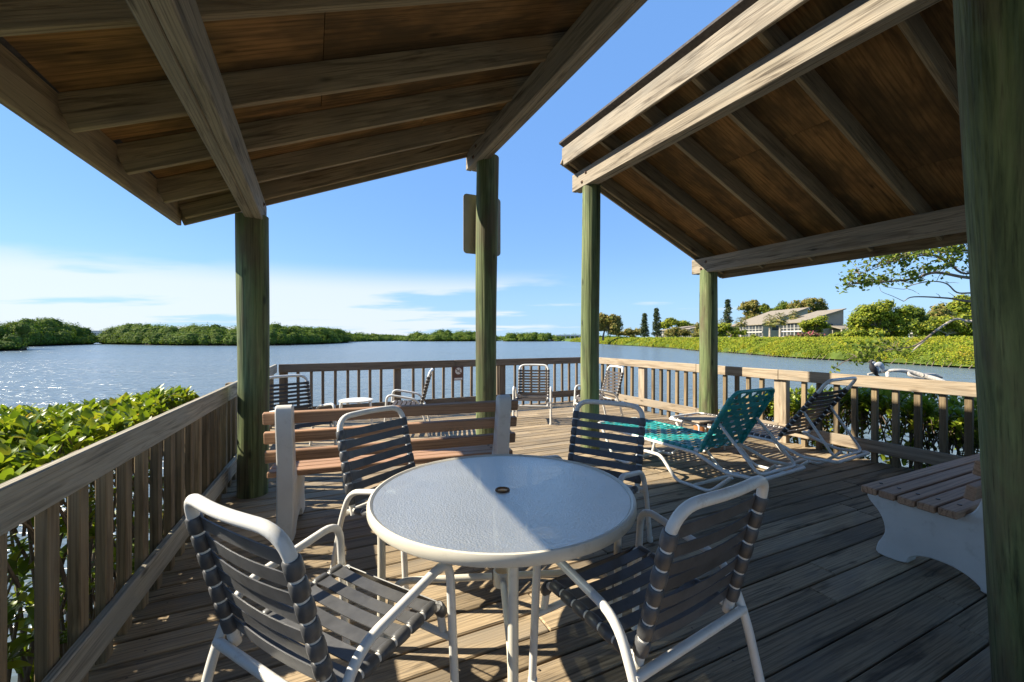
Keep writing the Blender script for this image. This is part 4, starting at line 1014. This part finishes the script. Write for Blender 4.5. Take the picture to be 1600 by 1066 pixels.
# ------------------------------------------------------------------ houses
def house(name, label, X0, X1, Y0, Y1, eave, ridge, spec):
    """mono pitch roof rising along +X; walls with openings on the -X (lanai) and -Y (gable) sides"""
    t = thing(name, label, 'house', (X0, Y0, gz)); w, d = X1 - X0, Y1 - Y0; e, q = eave - gz, ridge - gz
    vs = [(0, 0, 0), (w, 0, 0), (w, d, 0), (0, d, 0), (0, 0, e), (w, 0, q), (w, d, q), (0, d, e)]
    MB().add(vs, [(0, 1, 5, 4), (1, 2, 6, 5), (2, 3, 7, 6), (3, 0, 4, 7), (4, 5, 6, 7)]).build('wall', spec.get('wall', 'siding_grey'), t)
    sl = (q - e) / w; o = 0.7; th = 0.28
    rv = [(-o, -o, e - o * sl), (w + 0.2, -o, q + 0.2 * sl), (w + 0.2, d + o, q + 0.2 * sl), (-o, d + o, e - o * sl)]
    rf = MB().add([(x, y, z + 0.02) for x, y, z in rv] + [(x, y, z + th) for x, y, z in rv], [(0, 1, 2, 3), (4, 5, 6, 7), (0, 1, 5, 4), (1, 2, 6, 5), (2, 3, 7, 6), (3, 0, 4, 7)]).build('roof', 'house_roof', t)
    # lanai bays on the water side
    nb = spec.get('bays', 3); bw = d / nb
    for lv, (z0, z1) in enumerate(((0.35, e * 0.46), (e * 0.54, e - 0.25))):
        for k in range(nb):
            yc = (k + 0.5) * bw
            f = MB().box((-0.03, yc, (z0 + z1) / 2), (0.10, bw - 0.3, z1 - z0)).build('window', 'house_dark', t)
            m = MB(); 
            for y in (yc - bw / 2 + 0.12, yc, yc + bw / 2 - 0.12): m.box((-0.12, y, (z0 + z1) / 2), (0.09, 0.10, z1 - z0 + 0.1))
            m.box((-0.125, yc, z0 + (z1 - z0) * 0.36), (0.07, bw - 0.2, 0.09)); m.build('frame', 'house_white', f)
        MB().box((-0.16, d / 2, z0 - 0.14), (0.24, d, 0.30)).build('balcony_slab', 'house_white', t)
    for (x, z, ww, hh) in spec.get('gable', []):
        f = MB().box((x, -0.03, z), (ww, 0.10, hh)).build('window', 'house_dark', t)
        MB().box((x, -0.07, z - hh / 2 - 0.06), (ww + 0.3, 0.16, 0.12)).build('sill', 'house_white', f)
    if 'carport' in spec:
        x0, x1, zc = spec['carport']
        MB().add([(x0, -4.5, zc), (x1, -4.5, zc), (x1, -0.05, zc + 1.0), (x0, -0.05, zc + 1.0), (x0, -4.5, zc + 0.3), (x1, -4.5, zc + 0.3), (x1, -0.05, zc + 1.3), (x0, -0.05, zc + 1.3)],
                 [(0, 1, 2, 3), (4, 5, 6, 7), (0, 1, 5, 4), (1, 2, 6, 5), (2, 3, 7, 6), (3, 0, 4, 7)]).build('porch_roof', 'house_roof', t)
        for x in (x0 + 0.4, x1 - 0.4): MB().box((x, -4.2, zc / 2), (0.7, 0.5, zc)).build('column', 'stucco', t)
        MB().box(((x0 + x1) / 2, -0.6, zc / 2), (x1 - x0 - 0.5, 1.0, zc), 0).build('porch_wall', 'siding_grey', t)
    return t
def hx(px, Y): return (px - 800) / F * Y
Y = 110.0; house('condo_house', 'grey house with single sloping roof and screened balconies behind pink bougainvillea', hx(1254, Y), hx(1318, Y), Y, Y + 9, 5.55, 8.75, dict(bays=3, wall='siding_grey', gable=[(6.9, 3.9, 2.0, 0.9), (2.2, 3.0, 1.6, 1.6)], carport=(6.8, 13.5, 2.7)))
Y = 128.0; house('condo_house', 'pale two storey house with tall sloping roof and white balconies behind the palms', hx(1192, Y), hx(1262, Y), Y, Y + 18, 5.6, 10.4, dict(bays=5, wall='stucco', gable=[(4.0, 3.6, 2.4, 1.4), (9.5, 4.8, 2.4, 1.2)]))
Y = 205.0; house('condo_house', 'distant low house with grey sloping roof left of the right shelter post', hx(1042, Y), hx(1092, Y), Y, Y + 16, 5.0, 7.2, dict(bays=3, wall='stucco', gable=[(9, 3.0, 3.0, 1.5), (4, 3.0, 2.0, 1.5)]))
Y = 190.0; house('condo_house', 'small pale house between the trees beside the right shelter post', hx(1080, Y), hx(1118, Y), Y, Y + 14, 5.4, 6.9, dict(bays=3, wall='stucco', gable=[(3, 3.0, 2.2, 1.6)]))
Y = 96.0; house('condo_house', 'brown house with dark windows at far right behind the leafy branches', hx(1486, Y), hx(1560, Y), Y, Y + 10, 4.3, 5.6, dict(bays=3, wall='stucco', gable=[(2.2, 2.0, 2.4, 1.5), (5.4, 2.0, 2.4, 1.5)]))

# ------------------------------------------------------------------ trees on the far bank
def tree(label, px, Y, crowns, leaf, per, mat, trunk=0.3, name='tree', cat='tree', base=None, bark='bark'):
    """crowns: (px, py, radius in px, flatten)"""
    b = at(px, Y); z0 = gz if base is None else base; r = thing(name, label, cat, (b.x, b.y, z0)); k = Y / F; blobs = []
    for (cx, cy, rp, fl) in crowns:
        c = at(cx, Y); z = H + (HZ - cy) * k - z0; R = rp * k * 1.12; yo = random.uniform(-0.5, 0.5) * R
        blobs.append((c.x - b.x, yo, z, R, R * random.uniform(0.8, 1.1), R * fl))
    sub = []
    for (x, y, z, rx, ry, rz) in blobs:                        # break each lobe into leafy clumps
        n = 12
        for i in range(n):
            d = Vector((random.gauss(0, 1), random.gauss(0, 1), random.gauss(0.1, 0.9))).normalized(); q = random.uniform(0.25, 0.72); s = random.uniform(0.36, 0.56)
            sub.append((x + d.x * rx * q, y + d.y * ry * q, z + d.z * rz * q, rx * s, ry * s, rz * s * 0.9))
    top = max(b_[2] for b_ in blobs); mean = sum((Vector(b_[:3]) for b_ in blobs), Vector()) / len(blobs)
    MB().tube(catmull([(0, 0, -0.4), (mean.x * 0.15, 0, mean.z * 0.3), (mean.x * 0.5, mean.y * 0.3, mean.z * 0.65), (mean.x, mean.y, mean.z)], 4), [trunk * (1 - 0.05 * i) for i in range(13)], 8).build('trunk', bark, r, True)
    lm = MB()
    for (x, y, z, rx, ry, rz) in sub[::2]: lm.tube([(mean.x * 0.4, mean.y * 0.3, mean.z * 0.55), ((mean.x * 0.4 + x) / 2, (mean.y * .3 + y) / 2, (mean.z * 0.55 + z) / 2 + 0.15 * rz), (x, y, z)], [trunk * 0.4, trunk * 0.28, trunk * 0.12], 5, caps=False)
    stuff(lm.build('limbs', bark, r, True))
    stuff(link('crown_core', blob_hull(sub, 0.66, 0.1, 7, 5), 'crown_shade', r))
    C, N = blob_points(sub, per * 1.7, 0.05, -0.7, (0.72, 1.12))
    stuff(link('crown', quads_mesh('crown', C, rng.uniform(0.7, 1.35, len(C)) * leaf, N, 0.65), mat, r))
    return r
tree('bushy yellow green tree on the bank just right of the tall green post', 942, 170, [(936, 512, 17, 0.9), (950, 503, 15, 0.9), (958, 512, 12, 1.1), (940, 497, 10, 0.8), (962, 500, 8, 1)], 0.75, 2.0, 'olive_leaf', 0.45)
tree('low olive green scrub tree at the far end of the bank', 978, 200, [(968, 521, 10, 0.6), (985, 520, 12, 0.6), (998, 519, 10, 0.7)], 0.8, 1.6, 'olive_leaf', 0.3)
tree('dense dark green tree behind the distant low house', 1050, 230, [(1036, 508, 9, 0.9), (1050, 505, 10, 0.8), (1066, 509, 11, 0.8), (1080, 511, 8, .8)], 0.9, 1.8, 'bright_leaf', 0.4)
tree('pale green shrub tree in front of the distant low house', 1060, 150, [(1046, 521, 9, 0.7), (1060, 519, 11, 0.7), (1073, 521, 8, 0.7)], 0.6, 2.4, 'olive_leaf', 0.25)
tree('tall round brownish tree rising behind the white balconies', 1172, 175, [(1165, 481, 10, .8), (1175, 477, 12, 0.8), (1184, 484, 10, 0.9), (1170, 495, 13, .9), (1186, 497, 9, 1)], 0.7, 2.1, 'olive_leaf', 0.45)
tree('small dark round tree beside the tall sloping roof', 1196, 165, [(1196, 480, 7, 0.9), (1199, 489, 8, 1)], 0.6, 2.4, 'tree_leaf', 0.3)
tree('spreading tree crown above the grey house roof', 1260, 150, [(1246, 480, 12, .8), (1262, 474, 13, 0.7), (1278, 478, 12, 0.8), (1252, 491, 13, .8), (1275, 491, 9, 1), (1287, 484, 6, .8)], 0.6, 2.3, 'olive_leaf', 0.4)
tree('bright green rounded shrub tree against the grey house wall', 1274, 100, [(1262, 508, 10, .8), (1276, 504, 12, .8), (1287, 511, 10, 0.9), (1272, 514, 13, .7)], 0.42, 4, 'bright_leaf', 0.2)
tree('large round glossy yellow green tree on the right bank', 1372, 72, [(1352, 490, 20, .9), (1372, 484, 19, 0.9), (1396, 494, 20, .9), (1350, 508, 20, .9), (1374, 507, 24, .9), (1400, 514, 18, 1), (1362, 522, 18, .7), (1390, 524, 16, .6), (1340, 520, 14, .8)], 0.34, 5.5, 'bright_leaf', 0.35)
tree('darker green tree merging into the right of the large round one', 1428, 76, [(1416, 492, 15, .9), (1434, 490, 15, .9), (1424, 510, 19, 1), (1446, 508, 15, 1.1)], 0.34, 5, 'tree_leaf', 0.3)
tree('tall autumn tinted olive tree at right behind the dead limb', 1470, 82, [(1452, 496, 14, .9), (1466, 486, 14, .9), (1480, 497, 14, 1), (1462, 512, 14, .8)], 0.36, 4.2, 'olive_leaf', 0.3, bark='pale_bark')
tree('lime green tree at the far right edge beside the near post', 1506, 90, [(1492, 482, 15, .9), (1512, 474, 18, .9), (1530, 484, 20, .9), (1500, 496, 14, .7), (1545, 500, 18, 1)], 0.4, 4, 'bright_leaf', 0.35, bark='pale_bark')
tree('dark green round bush below the house porch', 1332, 92, [(1322, 523, 10, .8), (1336, 522, 13, .75), (1346, 525, 9, .8)], 0.36, 5, 'tree_leaf', 0.12, 'bush', 'bush')
tree('pink flowering bougainvillea hedge in front of the grey house', 1262, 96, [(1236, 527, 8, .7), (1250, 525, 9, .7), (1264, 524, 9, .7), (1278, 525, 10, .7), (1296, 528, 7, .7)], 0.34, 5, 'flower_leaf', 0.1, 'bush', 'bush')
tree('green foliage clump behind the palms at the white house', 1152, 120, [(1130, 521, 9, .8), (1148, 526, 8, .6), (1176, 527, 8, .6), (1118, 516, 10, 0.9)], 0.45, 3.4, 'bright_leaf', 0.15, 'bush', 'bush')
tree('low green shrubs at the foot of the bank lawn near the right post', 1100, 130, [(1098, 522, 9, .8), (1112, 525, 8, .7), (1086, 525, 7, .7)], 0.5, 3, 'olive_leaf', 0.15, 'bush', 'bush')

tree('golden olive tree filling the bank left of the small palm', 1110, 140, [(1094, 514, 10, .9), (1124, 512, 9, .9), (1108, 508, 9, .8)], 0.5, 3, 'olive_leaf', 0.25)
tree('broad lime green tree behind the dead limb at far right', 1478, 70, [(1450, 512, 17, .8), (1474, 504, 18, .8), (1498, 508, 18, .9), (1520, 514, 18, .9), (1484, 520, 16, .6)], 0.34, 5, 'bright_leaf', 0.3, bark='pale_bark')
tree('green scrub between the porch and the large round tree', 1322, 84, [(1312, 525, 8, .8), (1300, 527, 7, .7)], 0.36, 5, 'bright_leaf', 0.1, 'bush', 'bush')
tree('olive tree crown showing above the pale house roof', 1222, 170, [(1214, 486, 9, .8), (1226, 480, 10, .8), (1238, 486, 9, .8)], 0.65, 2.3, 'tree_leaf', 0.4)
tree('bushy green tree hiding the left end of the pale house', 1140, 112, [(1136, 512, 9, .9), (1146, 518, 9, .8), (1160, 521, 8, .8)], 0.45, 3.5, 'bright_leaf', 0.2)
def norfolk(label, px, Y, y_top, y_base, wpx):
    b = at(px, Y); k = Y / F; Ht = H + (HZ - y_top) * k - gz; r = thing('pine_tree', label, 'tree', (b.x, b.y, gz)); R0 = wpx * k
    MB().tube([(0, 0, -0.3), (0, 0, Ht * 0.5), (0, 0, Ht)], [0.28, 0.2, 0.04], 8).build('trunk', 'bark', r, True)
    C = []; br = MB(); z = Ht * 0.12; 
    while z < Ht - 0.3:
        q = 1 - z / Ht; R = R0 * (0.25 + 0.85 * q ** 0.75) * random.uniform(0.75, 1.1)
        for j in range(6):
            a = random.uniform(0, 6.28); ex = (R * math.cos(a), R * math.sin(a), z + R * 0.12); br.tube([(0, 0, z), ex], [0.05, 0.02], 4, caps=False)
            for _ in range(26):
                f = random.uniform(0.15, 1.05); C.append((ex[0] * f + random.gauss(0, .22), ex[1] * f + random.gauss(0, .22), z + R * 0.12 * f + random.gauss(0, .20)))
        z += Ht / 24
    stuff(br.build('branches', 'bark', r)); C = np.array(C)
    stuff(link('crown', quads_mesh('crown', C, rng.uniform(0.4, 0.75, len(C)), None, 0.6), 'pine_leaf', r))
norfolk('dark narrow pine left of the pair near the distant house', 1007, 190, 489, 527, 7)
norfolk('taller dark narrow pine of the pair near the distant house', 1026, 185, 481, 527, 8)
norfolk('dark pointed pine rising just right of the right shelter post', 1137, 165, 467, 520, 8)

def palm(label, px, Y, y_crown, r_px, lean=0.0):
    b = at(px, Y); k = Y / F; z = H + (HZ - y_crown) * k - gz; r = thing('palm_tree', label, 'tree', (b.x, b.y, gz)); R = r_px * k
    MB().tube(catmull([(0, 0, -0.3), (lean * 0.4, 0, z * 0.5), (lean, 0, z)], 6), [0.30 - 0.006 * i for i in range(13)], 9).build('trunk', 'pale_bark', r, True)
    fr = MB(); n = 34
    for j in range(n):
        a = 2.4 * j; el = -0.9 + 2.2 * (j / n); L = R * random.uniform(0.8, 1.1); d = Vector((math.cos(a) * math.cos(el), math.sin(a) * math.cos(el), math.sin(el))); o = Vector((lean, 0, z)); side = d.cross(Vector((0, 0, 1))).normalized()
        mid = o + d * L * 0.55
        for q in range(9):                                     # fan of stiff leaflets
            s = (q - 4) / 4.0; tip = o + d * L * (1.0 - 0.22 * abs(s)) + side * s * L * 0.55 - Vector((0, 0, 1)) * L * (0.22 + 0.12 * abs(s)); w = side.cross(d).normalized() * 0.0 + side * L * 0.045
            fr.add([mid - w * 0.4, mid + w * 0.4, mid.lerp(tip, 0.6) + w, tip, mid.lerp(tip, 0.6) - w], [(0, 1, 2, 3, 4)])
        fr.add([o - side * 0.04, o + side * 0.04, mid + side * 0.03, mid - side * 0.03], [(0, 1, 2, 3)])
    me = bpy.data.meshes.new('fronds'); me.from_pydata(fr.v, [], fr.f); link('fronds', me, 'palm_leaf', r)
palm('sabal palm left of the pair in front of the pale house', 1203, 102, 500, 13)
palm('sabal palm right of the pair in front of the pale house, thick pale trunk', 1219, 98, 497, 14)
palm('small palm beside the right shelter post in front of the white balconies', 1128, 125, 505, 10)
palm('palm partly hidden behind the white balconies, mid bank', 1158, 118, 502, 11)
palm('palm at the left corner of the grey house', 1241, 118, 492, 11)
